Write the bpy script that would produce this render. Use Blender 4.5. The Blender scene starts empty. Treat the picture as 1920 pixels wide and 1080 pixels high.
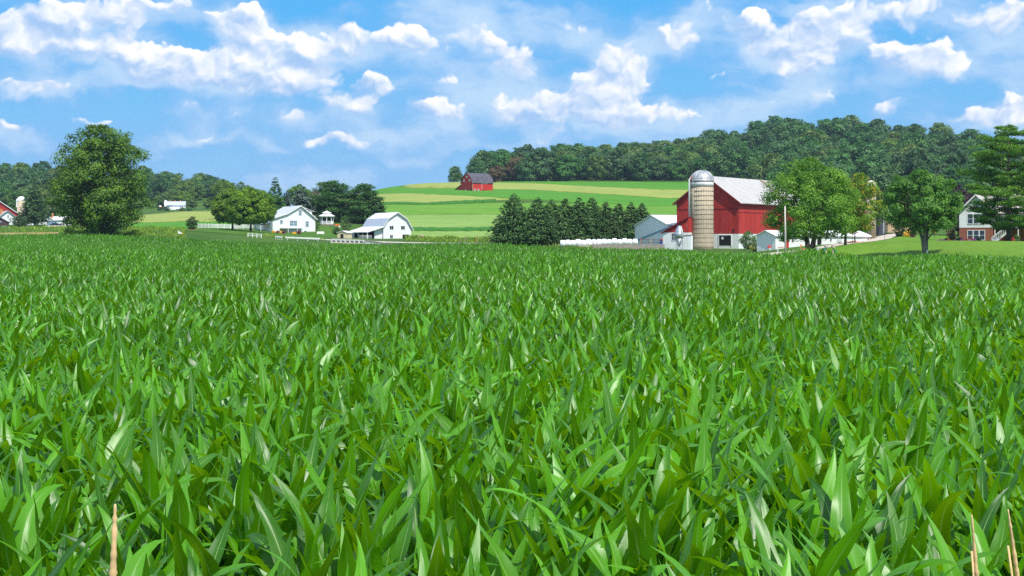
import bpy, math, random
import numpy as np
from mathutils import Matrix, Vector
R_ = math.radians
scene = bpy.context.scene
COL = scene.collection

# ------------------------------------------------------------------ camera, sky, sun, exposure
F = 2666.7        # focal length in photo pixels (1920 wide)
CAMH = 2.95
YH = 452.0        # horizon row
cam_d = bpy.data.cameras.new('camera')
cam_d.lens = 50; cam_d.sensor_width = 36; cam_d.shift_y = -(540 - YH) / 1920.0
cam_d.clip_start = 0.1; cam_d.clip_end = 20000
cam = bpy.data.objects.new('camera', cam_d); COL.objects.link(cam)
cam.location = (0, 0, CAMH); cam.rotation_euler = (R_(90), 0, 0)
scene.camera = cam
SUN_AZ = 32.0     # degrees to the right of straight behind the camera
SUN_EL = 56.0
sd = bpy.data.lights.new('sun', 'SUN'); sd.energy = 4.8; sd.angle = R_(0.5); sd.color = (1.0, 0.955, 0.88)
sun = bpy.data.objects.new('sun', sd); COL.objects.link(sun)
sv = Vector((math.sin(R_(SUN_AZ)) * math.cos(R_(SUN_EL)), -math.cos(R_(SUN_AZ)) * math.cos(R_(SUN_EL)), math.sin(R_(SUN_EL))))
sun.rotation_euler = sv.to_track_quat('Z', 'Y').to_euler()
sun.location = (60, -80, 120)
scene.view_settings.view_transform = 'Standard'
scene.view_settings.look = 'None'
scene.view_settings.exposure = 0.22
scene.view_settings.gamma = 1.0
scene.cycles.max_bounces = 6
scene.cycles.diffuse_bounces = 3
scene.cycles.glossy_bounces = 2
scene.cycles.transmission_bounces = 4
scene.cycles.volume_bounces = 0
scene.cycles.use_denoising = False

def pxdir(px, py):
    """azimuth and elevation (radians) of a photo pixel seen from the camera"""
    az = math.atan((px - 960) / F)
    return az, math.atan((YH - py) / F * math.cos(az))

class NT:
    def __init__(s, nt): s.nt = nt
    def n(s, t, **kw):
        nd = s.nt.nodes.new(t); ins = kw.pop('ins', {})
        for k, v in kw.items(): setattr(nd, k, v)
        for k, v in ins.items(): s.set(nd, k, v)
        return nd
    def set(s, nd, k, v):
        sock = nd.inputs[k]
        if isinstance(v, bpy.types.NodeSocket): s.nt.links.new(v, sock)
        elif v is not None: sock.default_value = v
    def m(s, op, a, b=None, c=None, clamp=False):
        nd = s.nt.nodes.new('ShaderNodeMath'); nd.operation = op; nd.use_clamp = clamp
        for i, v in enumerate((a, b, c)):
            if v is not None: s.set(nd, i, v)
        return nd.outputs[0]
    def v(s, op, a, b=None, c=None):
        nd = s.nt.nodes.new('ShaderNodeVectorMath'); nd.operation = op
        for i, x in enumerate((a, b, c)):
            if x is not None: s.set(nd, i, x)
        return nd.outputs['Value'] if op in ('DOT_PRODUCT', 'LENGTH') else nd.outputs['Vector']
    def mix(s, f, a, b, blend='MIX'):
        nd = s.nt.nodes.new('ShaderNodeMix'); nd.data_type = 'RGBA'; nd.blend_type = blend
        s.set(nd, 0, f)
        for i, x in ((6, a), (7, b)):
            if not isinstance(x, bpy.types.NodeSocket) and len(x) == 3: x = (*x, 1)
            s.set(nd, i, x)
        return nd.outputs[2]
    def step(s, x, a, b, smooth=True):
        nd = s.nt.nodes.new('ShaderNodeMapRange')
        nd.interpolation_type = 'SMOOTHSTEP' if smooth else 'LINEAR'
        s.set(nd, 0, x); s.set(nd, 1, a); s.set(nd, 2, b); s.set(nd, 3, 0.0); s.set(nd, 4, 1.0)
        return nd.outputs[0]

# cumulus banks of the photograph: centre, radii (photo pixels) and weight, turned into sky directions
CLOUDS = [(95,38,58,30,1),(30,85,55,45,.8),(200,28,80,45,.9),(125,95,90,40,.55),(225,110,85,36,.62),(345,70,45,30,-.55),(255,175,60,20,-.35),(20,130,45,24,-.35),(420,205,50,18,-.25),(10,60,30,30,.6),
 (305,105,70,36,.85),(365,148,95,30,1.0),(290,160,60,20,.5),(445,45,48,32,1.1),(500,85,60,50,1),(575,105,42,52,1.1),(530,160,75,40,.8),
 (425,130,70,45,.8),(470,120,50,50,.6),(720,70,95,42,.75),(800,95,60,34,.5),(650,85,30,25,.6),(890,55,45,42,.7),(925,90,35,30,.6),
 (985,115,42,42,.95),(940,132,18,16,.7),(700,160,60,26,.8),(650,195,50,26,.75),(690,205,55,20,.6),(1150,125,55,32,1),(1200,140,40,30,.7),
 (1130,175,75,42,.95),(1060,205,105,36,1),(1160,225,50,30,.7),(975,215,70,26,.75),(1265,72,85,34,.75),(1410,48,36,32,.95),(1430,95,55,32,.7),
 (1560,48,68,42,1.1),(1605,68,30,30,.9),(1520,95,55,42,.95),(1495,140,65,40,.7),(1530,185,40,26,.7),(1720,128,95,36,1),(1690,112,60,26,.7),
 (1760,118,45,32,.8),(1700,20,90,45,.75),(1870,45,80,40,.65),(1895,20,45,35,.6),(1850,228,95,26,.95),(1905,195,55,30,.6),(840,215,48,30,.75),
 (800,200,45,20,.5),(100,170,130,22,.4),(370,210,75,22,.4),(450,215,40,15,.35),(505,310,45,12,.3),(720,255,120,18,.3),(600,265,80,14,.3),
 (1300,220,40,20,.35),(60,170,70,22,.6),(180,235,80,18,.5),(380,255,70,14,.5),(560,225,50,20,.55),(660,275,60,16,.45),(770,300,60,12,.4),(930,275,50,16,.4),(500,270,40,14,.45),(330,300,60,12,.4),(1010,260,60,18,.5),(1420,205,50,20,.5),(1670,205,60,18,.5),(1350,150,60,24,.45),(1080,60,60,24,.4),(830,150,60,22,.5),(20,235,50,16,.5),(330,20,60,30,.45),(1030,20,80,40,.35),(1240,215,60,26,.35),(1330,25,70,40,.4)]
SKY_ST = 0.10
world = bpy.data.worlds.new('World'); scene.world = world; world.use_nodes = True
wt = world.node_tree; wt.nodes.clear(); W_ = NT(wt)

tc = W_.n('ShaderNodeTexCoord')
sep = W_.n('ShaderNodeSeparateXYZ', ins={0: W_.v('NORMALIZE', tc.outputs['Generated'])})
az = W_.m('ARCTAN2', sep.outputs[0], sep.outputs[1])
el = W_.m('ARCSINE', sep.outputs[2])
P0 = W_.n('ShaderNodeCombineXYZ', ins={0: az, 1: el, 2: 0.37}).outputs[0]
# turbulence bends the outlines
wn = W_.n('ShaderNodeTexNoise', ins={'Vector': P0, 'Scale': 30.0, 'Detail': 3.0, 'Roughness': .6})
pw = W_.v('MULTIPLY_ADD', W_.v('SUBTRACT', wn.outputs['Color'], (.5, .5, .5)), (.033, .026, 0), P0)
acc = hh = None
for (cx, cy, rx, ry, w) in CLOUDS:
    a_, e_ = pxdir(cx, cy); ix, iy = F / (rx * 1.03), F / (ry * 1.03)
    q = W_.v('MULTIPLY_ADD', pw, (ix, iy, 0), (-a_ * ix, -e_ * iy, 0))
    ew = W_.m('MULTIPLY', W_.m('POWER', .28, W_.v('DOT_PRODUCT', q, q)), w)
    hd = W_.v('DOT_PRODUCT', q, (.42, .85, 0))
    acc = ew if acc is None else W_.m('ADD', acc, ew)
    hh = W_.m('MULTIPLY', ew, hd) if hh is None else W_.m('MULTIPLY_ADD', ew, hd, hh)
h = W_.m('DIVIDE', hh, W_.m('MAXIMUM', acc, .12))
# clouds elsewhere in the sky come from noise alone
other = W_.m('MAXIMUM', W_.step(el, .175, .32), W_.step(W_.m('ABSOLUTE', az), .36, .5))
bn = W_.n('ShaderNodeTexNoise', ins={'Vector': W_.v('MULTIPLY', P0, (1, 1.7, 1)), 'Scale': 3.6, 'Detail': 3.0})
acc = W_.m('MULTIPLY_ADD', W_.m('MULTIPLY', W_.step(bn.outputs[0], .40, .62), other), 1.1, W_.m('MINIMUM', acc, 1.25))
def puff(p):
    ps = W_.v('MULTIPLY', p, (1, 1.25, 1))
    n1 = W_.n('ShaderNodeTexNoise', ins={'Vector': ps, 'Scale': 26.0, 'Detail': 6.0, 'Roughness': .53})
    vo = W_.n('ShaderNodeTexVoronoi', feature='SMOOTH_F1', ins={'Vector': ps, 'Scale': 58.0})
    vo2 = W_.n('ShaderNodeTexVoronoi', feature='F1', ins={'Vector': ps, 'Scale': 150.0})
    f = W_.m('MULTIPLY', W_.m('SUBTRACT', n1.outputs[0], .5), 1.25)
    f = W_.m('MULTIPLY_ADD', W_.m('SUBTRACT', .42, vo.outputs['Distance']), .80, f)
    return W_.m('MULTIPLY_ADD', W_.m('SUBTRACT', .42, vo2.outputs['Distance']), .20, f)
pa = puff(pw); pb = puff(W_.v('ADD', pw, (.0030, .0052, 0)))
f0 = W_.m('SUBTRACT', W_.m('MULTIPLY_ADD', pa, W_.m('MULTIPLY', acc, 2.4, clamp=True), acc), .41)
n2 = W_.n('ShaderNodeTexNoise', ins={'Vector': W_.v('MULTIPLY', pw, (.8, 1.9, 1)), 'Scale': 17.0, 'Detail': 4.0, 'Roughness': .50})
th0 = W_.m('MULTIPLY_ADD', acc, .22, n2.outputs[0])
sky = W_.n('ShaderNodeTexSky', sky_type='NISHITA', sun_disc=False, sun_elevation=R_(SUN_EL), sun_rotation=R_(180 - SUN_AZ),
           air_density=1.0, dust_density=0.3, ozone_density=2.5, altitude=200)
# clear-air colour: azure above, paler towards the horizon
grad = W_.n('ShaderNodeValToRGB', ins={0: W_.m('MULTIPLY', el, 1 / .5, clamp=True)})
cr = grad.color_ramp
cr.elements[0].position = 0.0; cr.elements[0].color = (.225, .53, .90, 1)
cr.elements[1].position = 1.0; cr.elements[1].color = (.035, .17, .56, 1)
for pos, c in ((.10, (.19, .50, .89)), (.20, (.125, .49, .90)), (.32, (.06, .44, .92)), (.5, (.08, .40, .90))):
    e = cr.elements.new(pos); e.color = (*c, 1)
K = .93 / SKY_ST
gs = W_.v('SCALE', grad.outputs[0]); gs.node.inputs['Scale'].default_value = K
clear = W_.mix(.86, sky.outputs[0], gs)
# soft stratified veil, then the cumulus banks: bright towards the sun, fading to blue below
thin_a = W_.m('MULTIPLY', W_.step(th0, .34, .62), .85)
thin_c = W_.mix(W_.step(th0, .44, .76), (.21 * K, .48 * K, .87 * K), (.56 * K, .735 * K, .94 * K))
s1 = W_.mix(thin_a, clear, thin_c)
rel = W_.m('SUBTRACT', pa, pb)
lit = W_.m('MULTIPLY_ADD', rel, 1.05, W_.m('MULTIPLY_ADD', h, .50, .36))
lit = W_.step(lit, -.05, 1.0)
soft = W_.m('MULTIPLY_ADD', W_.step(h, .35, -.75), .75, .16)
alpha = W_.step(f0, -.02, soft)
cc = W_.mix(lit, (.36 * K, .56 * K, .87 * K), (1.14 * K, 1.10 * K, 1.06 * K))
final = W_.mix(W_.m('MULTIPLY', alpha, .96), s1, cc)
bg = W_.n('ShaderNodeBackground', ins={'Color': final, 'Strength': SKY_ST})
wo = W_.n('ShaderNodeOutputWorld'); wt.links.new(bg.outputs[0], wo.inputs[0])
world.cycles.sampling_method = 'MANUAL'; world.cycles.sample_map_resolution = 512

# ------------------------------------------------------------------ helpers
def tag(o, label=None, cat=None, group=None, kind=None):
    if label: o['label'] = label
    if cat: o['category'] = cat
    if group: o['group'] = group
    if kind: o['kind'] = kind
    return o

def empty(name, loc, rz=0.0, label=None, cat=None, group=None):
    o = bpy.data.objects.new(name, None); COL.objects.link(o)
    o.location = loc; o.rotation_euler = (0, 0, rz); o.empty_display_size = .5
    return tag(o, label, cat, group)

class MB:
    """collects shapes; build() links them as ONE mesh object"""
    def __init__(s, M=None): s.v = []; s.f = []; s.M = M or Matrix()
    def add(s, vs, fs, M=None):
        b = len(s.v); M = s.M @ M if M is not None else s.M
        s.v += [tuple(M @ Vector(p)) for p in vs]
        s.f += [tuple(b + i for i in f) for f in fs]
        return s
    def box(s, x0, x1, y0, y1, z0, z1, M=None):
        vs = [(x, y, z) for z in (z0, z1) for y in (y0, y1) for x in (x0, x1)]
        return s.add(vs, [(0,2,3,1),(4,5,7,6),(0,1,5,4),(2,6,7,3),(0,4,6,2),(1,3,7,5)], M)
    def prism(s, prof, y0, y1, M=None):
        """polygon in xz (counter-clockwise seen from -y), extruded along y"""
        n = len(prof)
        vs = [(x, y0, z) for x, z in prof] + [(x, y1, z) for x, z in prof]
        fs = [tuple(range(n)), tuple(range(2 * n - 1, n - 1, -1))]
        fs += [(i, i + n, (i + 1) % n + n, (i + 1) % n) for i in range(n)]
        return s.add(vs, fs, M)
    def slab(s, prof, t, y0, y1, M=None):
        """open polyline in xz given thickness t downwards, extruded along y (a roof)"""
        for (xa, za), (xb, zb) in zip(prof, prof[1:]):
            vs = [(xa,y0,za),(xb,y0,zb),(xb,y1,zb),(xa,y1,za),(xa,y0,za-t),(xb,y0,zb-t),(xb,y1,zb-t),(xa,y1,za-t)]
            s.add(vs, [(0,1,2,3),(4,7,6,5),(0,4,5,1),(3,2,6,7),(0,3,7,4),(1,5,6,2)], M)
        return s
    def lathe(s, prof, n=20, M=None, cap=True):
        vs = []; fs = []
        for r, z in prof:
            vs += [(r * math.cos(2 * math.pi * k / n), r * math.sin(2 * math.pi * k / n), z) for k in range(n)]
        for i in range(len(prof) - 1):
            fs += [(i*n+k, i*n+(k+1) % n, (i+1)*n+(k+1) % n, (i+1)*n+k) for k in range(n)]
        if cap:
            fs += [tuple(range(n - 1, -1, -1)), tuple(range((len(prof)-1)*n, len(prof)*n))]
        return s.add(vs, fs, M)
    def tube(s, pts, rad, n=7, M=None):
        pts = [Vector(p) for p in pts]; vs = []; fs = []
        if not hasattr(rad, '__len__'): rad = [rad] * len(pts)
        for i, p in enumerate(pts):
            t = (pts[min(i + 1, len(pts) - 1)] - pts[max(i - 1, 0)]).normalized()
            a = t.cross(Vector((0, 0, 1)))
            if a.length < .05: a = t.cross(Vector((0, 1, 0)))
            a.normalize(); b = t.cross(a)
            for k in range(n):
                w = 2 * math.pi * k / n
                vs.append(tuple(p + (a * math.cos(w) + b * math.sin(w)) * rad[i]))
        for i in range(len(pts) - 1):
            fs += [(i*n+k, (i+1)*n+k, (i+1)*n+(k+1) % n, i*n+(k+1) % n) for k in range(n)]
        fs += [tuple(range(n)), tuple(range(len(pts)*n - 1, (len(pts)-1)*n - 1, -1))]
        return s.add(vs, fs, M)
    def bar(s, a, b, w, h=None, M=None):
        """square-section bar between two points"""
        a = Vector(a); b = Vector(b); h = h or w
        t = (b - a).normalized(); u = t.cross(Vector((0, 0, 1)))
        if u.length < .05: u = Vector((1, 0, 0))
        u.normalize(); q = u.cross(t); vs = []
        for p in (a, b):
            for (i, j) in ((-1,-1),(1,-1),(1,1),(-1,1)): vs.append(tuple(p + u * i * w / 2 + q * j * h / 2))
        return s.add(vs, [(0,1,2,3),(7,6,5,4),(0,4,5,1),(1,5,6,2),(2,6,7,3),(3,7,4,0)], M)
    def build(s, name, mat, parent=None, loc=None, smooth=False, bevel=0):
        me = bpy.data.meshes.new(name); me.from_pydata(s.v, [], s.f); me.update()
        me.materials.append(mat)
        if smooth: me.polygons.foreach_set('use_smooth', [True] * len(me.polygons))
        o = bpy.data.objects.new(name, me); COL.objects.link(o)
        if parent is not None: o.parent = parent
        if loc is not None: o.location = loc
        if bevel:
            b = o.modifiers.new('bevel', 'BEVEL'); b.width = bevel; b.segments = 2; b.limit_method = 'ANGLE'
        return o

def np_mesh_data(name, V, Q, mat, uv=None, tone=None, smooth=False):
    me = bpy.data.meshes.new(name)
    V = np.asarray(V, np.float32); Q = np.asarray(Q, np.int32)
    me.vertices.add(len(V)); me.vertices.foreach_set('co', V.ravel())
    me.loops.add(Q.size); me.loops.foreach_set('vertex_index', Q.ravel())
    me.polygons.add(len(Q)); me.polygons.foreach_set('loop_start', np.arange(0, Q.size, 4, dtype=np.int32))
    if smooth: me.polygons.foreach_set('use_smooth', np.ones(len(Q), bool))
    if tone is not None:
        a = me.attributes.new('tone', 'FLOAT', 'POINT'); a.data.foreach_set('value', np.asarray(tone, np.float32))
    if uv is not None:
        l = me.uv_layers.new(name='UVMap'); l.data.foreach_set('uv', np.asarray(uv, np.float32)[Q.ravel()].ravel())
    me.materials.append(mat); me.update(calc_edges=True)
    return me
def np_mesh(name, V, Q, mat, parent=None, loc=None, **k):
    o = bpy.data.objects.new(name, np_mesh_data(name, V, Q, mat, **k)); COL.objects.link(o)
    if parent is not None: o.parent = parent
    if loc is not None: o.location = loc
    return o

# ------------------------------------------------------------------ materials
def mat(name, col, rough=.7, metal=0.0, var=.18, scale=2.0, col2=None, c2amt=0.0, c2scale=1.0, stripe=None, bump=.0, spec=.3, stretch=(1,1,1)):
    """a real surface: base colour with two scales of wear, optional second colour in patches, optional board or seam relief"""
    m = bpy.data.materials.new(name); m.use_nodes = True; nt = m.node_tree; nt.nodes.clear(); T = NT(nt)
    tcn = T.n('ShaderNodeTexCoord'); p = T.v('MULTIPLY', tcn.outputs['Object'], stretch)
    n1 = T.n('ShaderNodeTexNoise', ins={'Vector': p, 'Scale': scale, 'Detail': 6.0, 'Roughness': .65})
    f = T.step(n1.outputs[0], .3, .7)
    c = T.mix(f, tuple(max(0, x * (1 - var)) for x in col), tuple(x * (1 + var) for x in col))
    if col2:
        n2 = T.n('ShaderNodeTexNoise', ins={'Vector': p, 'Scale': c2scale, 'Detail': 7.0, 'Roughness': .7})
        c = T.mix(T.step(n2.outputs[0], .62 - c2amt * .3, .78 - c2amt * .3), c, col2)
    b = T.n('ShaderNodeBsdfPrincipled', ins={'Roughness': rough, 'Metallic': metal, 'Specular IOR Level': spec})
    h = n1.outputs[0]
    if stripe:
        axis, step, amt = stripe
        sp = T.n('ShaderNodeSeparateXYZ', ins={0: tcn.outputs['Object']})
        s = sp.outputs['XYZ'.index(axis)] if axis in 'XYZ' else T.m('ADD', sp.outputs[0], sp.outputs[1])
        saw = T.m('FRACT', T.m('MULTIPLY', s, 1.0 / step))
        seam = T.m('SUBTRACT', 1.0, T.step(T.m('ABSOLUTE', T.m('SUBTRACT', saw, .5)), .38, .5))
        cellr = T.n('ShaderNodeTexWhiteNoise', noise_dimensions='1D', ins={'W': T.m('FLOOR', T.m('MULTIPLY', s, 1.0 / step))})
        c = T.mix(T.m('MULTIPLY', cellr.outputs['Value'], amt), c, tuple(x * .62 for x in col))
        h = T.m('MULTIPLY_ADD', seam, 1.5, h)
    nt.links.new(c, b.inputs['Base Color'])
    if bump or stripe:
        bp = T.n('ShaderNodeBump', ins={'Strength': bump or .35, 'Distance': .03, 'Height': h})
        nt.links.new(bp.outputs[0], b.inputs['Normal'])
    o = T.n('ShaderNodeOutputMaterial'); nt.links.new(b.outputs[0], o.inputs[0])
    return m

def foliage_mat(name, dark, light, rough=.55, transl=.28, objvar=.25, spec=.25, accent=None, accent_amt=.1, tcol=None):
    """leaves: per-leaf tone, clump-scale noise, a little per-tree change, light through the blades"""
    dark = tuple(x * 1.35 for x in dark); light = tuple(x * 1.55 for x in light)
    m = bpy.data.materials.new(name); m.use_nodes = True; nt = m.node_tree; nt.nodes.clear(); T = NT(nt)
    at = T.n('ShaderNodeAttribute', attribute_name='tone')
    tcn = T.n('ShaderNodeTexCoord')
    n1 = T.n('ShaderNodeTexNoise', ins={'Vector': tcn.outputs['Object'], 'Scale': .55, 'Detail': 3.0})
    f = T.m('MULTIPLY_ADD', n1.outputs[0], .5, T.m('MULTIPLY', at.outputs['Fac'], .62))
    c = T.mix(T.step(f, .2, .85, False), dark, light)
    if accent:
        n2 = T.n('ShaderNodeTexNoise', noise_dimensions='4D', ins={'Vector': tcn.outputs['Object'], 'Scale': .7, 'Detail': 2.0, 'W': 3.0})
        c = T.mix(T.step(n2.outputs[0], .62 - accent_amt, .72 - accent_amt), c, accent)
    oi = T.n('ShaderNodeObjectInfo')
    hv = T.n('ShaderNodeHueSaturation', ins={'Color': c,
        'Hue': T.m('MULTIPLY_ADD', oi.outputs['Random'], objvar * .09, .5 - objvar * .045),
        'Value': T.m('MULTIPLY_ADD', T.m('FRACT', T.m('MULTIPLY', oi.outputs['Random'], 7.31)), objvar * 1.6, 1 - objvar * .8),
        'Saturation': T.m('MULTIPLY_ADD', T.m('FRACT', T.m('MULTIPLY', oi.outputs['Random'], 3.77)), objvar * .8, 1 - objvar * .6)})
    b = T.n('ShaderNodeBsdfPrincipled', ins={'Base Color': hv.outputs[0], 'Roughness': rough, 'Specular IOR Level': spec})
    tr = T.n('ShaderNodeBsdfTranslucent', ins={'Color': T.mix(.65, hv.outputs[0], tcol or tuple(x * 1.5 for x in light))})
    mx = T.n('ShaderNodeMixShader', ins={0: transl, 1: b.outputs[0], 2: tr.outputs[0]})
    o = T.n('ShaderNodeOutputMaterial'); nt.links.new(mx.outputs[0], o.inputs[0])
    return m

def field_mat(name, a, b_, scale=.15, stretch=(1, 1, 1), rough=.9, fine=.35, bump=.4, c3=None, tracks=None):
    """a crop or grass surface in world metres"""
    m = bpy.data.materials.new(name); m.use_nodes = True; nt = m.node_tree; nt.nodes.clear(); T = NT(nt)
    g = T.n('ShaderNodeNewGeometry'); p = T.v('MULTIPLY', g.outputs['Position'], stretch)
    n1 = T.n('ShaderNodeTexNoise', ins={'Vector': p, 'Scale': scale, 'Detail': 5.0, 'Roughness': .6})
    n2 = T.n('ShaderNodeTexNoise', ins={'Vector': g.outputs['Position'], 'Scale': 1.6, 'Detail': 5.0, 'Roughness': .75})
    c = T.mix(T.step(n1.outputs[0], .35, .65), a, b_)
    if c3:
        n3 = T.n('ShaderNodeTexNoise', ins={'Vector': p, 'Scale': scale * 3.3, 'Detail': 4.0})
        c = T.mix(T.step(n3.outputs[0], .55, .72), c, c3)
    if tracks:
        sp = T.n('ShaderNodeSeparateXYZ', ins={0: g.outputs['Position']})
        wob = T.n('ShaderNodeTexNoise', ins={'Vector': g.outputs['Position'], 'Scale': .012, 'Detail': 2.0})
        q = T.m('MULTIPLY_ADD', wob.outputs[0], 60.0, T.m('MULTIPLY_ADD', sp.outputs[0], .16, sp.outputs[1]))
        for sc_, am in ((tracks, .30), (tracks / 3.7, .16)):
            sw = T.m('ABSOLUTE', T.m('SUBTRACT', T.m('FRACT', T.m('MULTIPLY', q, 1 / sc_)), .5))
            c = T.mix(T.m('MULTIPLY', T.step(sw, .34, .5), am), c, tuple(x * .55 for x in a))
    c = T.mix(T.step(n2.outputs[0], .35, .7), c, T.mix(fine, c, (0.0, 0.01, 0.0)))
    b = T.n('ShaderNodeBsdfPrincipled', ins={'Base Color': c, 'Roughness': rough, 'Specular IOR Level': .12})
    bp = T.n('ShaderNodeBump', ins={'Strength': bump, 'Distance': .3, 'Height': n2.outputs[0]})
    nt.links.new(bp.outputs[0], b.inputs['Normal'])
    o = T.n('ShaderNodeOutputMaterial'); nt.links.new(b.outputs[0], o.inputs[0])
    return m

def corn_mat():
    m = bpy.data.materials.new('corn_leaf'); m.use_nodes = True; nt = m.node_tree; nt.nodes.clear(); T = NT(nt)
    uv = T.n('ShaderNodeUVMap'); sp = T.n('ShaderNodeSeparateXYZ', ins={0: uv.outputs[0]})
    u, v = sp.outputs[0], sp.outputs[1]
    at = T.n('ShaderNodeAttribute', attribute_name='tone')
    g = T.n('ShaderNodeNewGeometry')
    n1 = T.n('ShaderNodeTexNoise', ins={'Vector': g.outputs['Position'], 'Scale': 1.1, 'Detail': 3.0})
    n0 = T.n('ShaderNodeTexNoise', ins={'Vector': g.outputs['Position'], 'Scale': .09, 'Detail': 3.0})
    f = T.m('MULTIPLY_ADD', n1.outputs[0], .35, T.m('MULTIPLY', at.outputs['Fac'], .75))
    f = T.m('MULTIPLY_ADD', T.m('SUBTRACT', n0.outputs[0], .5), .5, f)
    c = T.mix(T.step(f, .26, .86, False), CORN_D, CORN_L)
    du = T.m('ABSOLUTE', T.m('SUBTRACT', u, .5))
    vein = T.m('SINE', T.m('MULTIPLY', u, 95.0))
    c = T.mix(T.m('MULTIPLY', T.step(vein, .2, 1.0), .22), c, tuple(x * 1.5 for x in CORN_L))
    rib = T.m('SUBTRACT', 1.0, T.step(du, .012, .05))
    rib = T.m('MULTIPLY', rib, T.m('SUBTRACT', 1.0, T.step(v, .6, .97)))
    c = T.mix(T.m('MULTIPLY', rib, .75), c, (.30, .48, .16))
    sp_n = T.n('ShaderNodeTexNoise', ins={'Vector': g.outputs['Position'], 'Scale': 60.0, 'Detail': 2.0})
    c = T.mix(T.m('MULTIPLY', T.step(sp_n.outputs[0], .70, .76), .5), c, (.35, .40, .14))
    tipb = T.m('MULTIPLY', T.step(v, .94, 1.0), T.step(at.outputs['Fac'], .82, .95))
    c = T.mix(tipb, c, (.30, .24, .09))
    h = T.m('MULTIPLY_ADD', vein, .35, T.m('MULTIPLY', rib, -1.5))
    bp = T.n('ShaderNodeBump', ins={'Strength': .12, 'Distance': .002, 'Height': h})
    b = T.n('ShaderNodeBsdfPrincipled', ins={'Base Color': c, 'Roughness': CORN_ROUGH, 'Specular IOR Level': CORN_SPEC, 'Normal': bp.outputs[0]})
    tr = T.n('ShaderNodeBsdfTranslucent', ins={'Color': T.mix(.6, c, CORN_T)})
    mx = T.n('ShaderNodeMixShader', ins={0: .28, 1: b.outputs[0], 2: tr.outputs[0]})
    o = T.n('ShaderNodeOutputMaterial'); nt.links.new(mx.outputs[0], o.inputs[0])
    return m
CORN_D = (.005, .056, .001); CORN_L = (.110, .365, .003); CORN_T = (.46, .92, .001); CORN_ROUGH = .40; CORN_SPEC = .54

M = {}
M['corn'] = corn_mat()
M['stalk'] = mat('corn_stalk', (.10, .24, .03), .5, var=.25, scale=8)
M['siding'] = mat('white_siding', (.80, .81, .82), .55, var=.04, scale=1.2, stripe=('Z', .16, .10), bump=.3)
M['white'] = mat('white_paint', (.80, .81, .80), .5, var=.05, scale=3, col2=(.62, .60, .55), c2amt=.1, c2scale=1.5)
M['white_metal'] = mat('white_sheet_metal', (.84, .88, .92), .5, var=.03, stripe=('A', .9, .06), bump=.08)
M['roof_white'] = mat('white_metal_roof', (.80, .80, .79), .45, var=.05, scale=.8, stripe=('Y', .75, .08), bump=.25, stretch=(1, 1, 1))
M['roof_grey'] = mat('weathered_metal_roof', (.43, .415, .395), .6, var=.09, scale=.6, col2=(.40, .34, .28), c2amt=.12, c2scale=.5, stripe=('Y', .8, .04), bump=.12)
M['roof_bluegrey'] = mat('blue_grey_shingle', (.45, .50, .60), .8, var=.14, scale=3, stripe=('Z', .25, .12), bump=.3)
M['shingle'] = mat('pale_shingle', (.52, .54, .56), .85, var=.16, scale=3, stripe=('Z', .18, .14), bump=.3)
M['shingle_tan'] = mat('tan_shingle', (.46, .42, .37), .85, var=.16, scale=3, stripe=('Z', .18, .14), bump=.3)
M['slate'] = mat('dark_slate', (.085, .08, .10), .7, var=.35, scale=1.0, stripe=('Z', .3, .2), bump=.3)
M['red'] = mat('red_barn_boards', (.44, .034, .028), .75, var=.15, scale=.9, col2=(.52, .25, .22), c2amt=.10, c2scale=2.2, stripe=('A', .32, .30), bump=.5, stretch=(1, 1, .14))
M['red_bright'] = mat('bright_red_boards', (.52, .030, .022), .75, var=.14, scale=.9, stripe=('A', .35, .25), bump=.4, stretch=(1, 1, .2))
M['red_dark'] = mat('dark_red_trim', (.22, .018, .02), .7, var=.2)
M['stave'] = mat('concrete_staves', (.46, .385, .275), .9, var=.13, scale=1.3, col2=(.26, .20, .13), c2amt=-.05, c2scale=1.1, bump=.3)
M['stave_white'] = mat('whitewashed_staves', (.66, .66, .64), .85, var=.12, scale=2.2, col2=(.40, .33, .22), c2amt=.12, c2scale=2.2, stretch=(1, 1, .3))
M['hoop'] = mat('rusty_hoop', (.22, .175, .13), .7, var=.3, scale=4)
M['galv'] = mat('galvanised_dome', (.40, .41, .43), .5, metal=.45, var=.25, scale=1.3, col2=(.16, .16, .17), c2amt=.05, c2scale=1.0, spec=.5, stretch=(1, 1, .4))
M['galv_blue'] = mat('galvanised_bin', (.42, .47, .53), .42, metal=.6, var=.15, scale=2, spec=.5)
M['dark'] = mat('dark_interior', (.012, .012, .014), .9, var=.3)
M['glass'] = mat('window_glass', (.030, .042, .060), .08, var=.3, spec=.6)
M['glass_pale'] = mat('curtained_glass', (.16, .24, .30), .12, var=.25, spec=.6)
M['concrete'] = mat('low_concrete', (.36, .31, .26), .9, var=.18, scale=1.5, bump=.2)
M['concrete_lt'] = mat('pale_concrete', (.60, .58, .54), .85, var=.12, scale=1.5, bump=.2)
M['brick'] = mat('red_brick', (.30, .105, .065), .85, var=.25, scale=6, stripe=('Z', .12, .2), bump=.3)
M['block'] = mat('brown_block', (.20, .13, .10), .85, var=.25, scale=4)
M['bark'] = mat('bark', (.085, .068, .052), .9, var=.35, scale=5, bump=.6, stretch=(1, 1, .25))
M['bark_lt'] = mat('grey_bark', (.16, .145, .125), .9, var=.35, scale=5, bump=.6, stretch=(1, 1, .25))
M['wood'] = mat('weathered_wood', (.22, .16, .12), .85, var=.3, scale=3, stretch=(1, 1, .2))
M['wood_red'] = mat('reddish_post_wood', (.34, .15, .10), .85, var=.3, scale=3)
M['wood_tan'] = mat('tan_boards', (.50, .35, .20), .8, var=.2, scale=2)
M['tan'] = mat('cream_panel', (.66, .56, .36), .8, var=.08)
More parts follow.
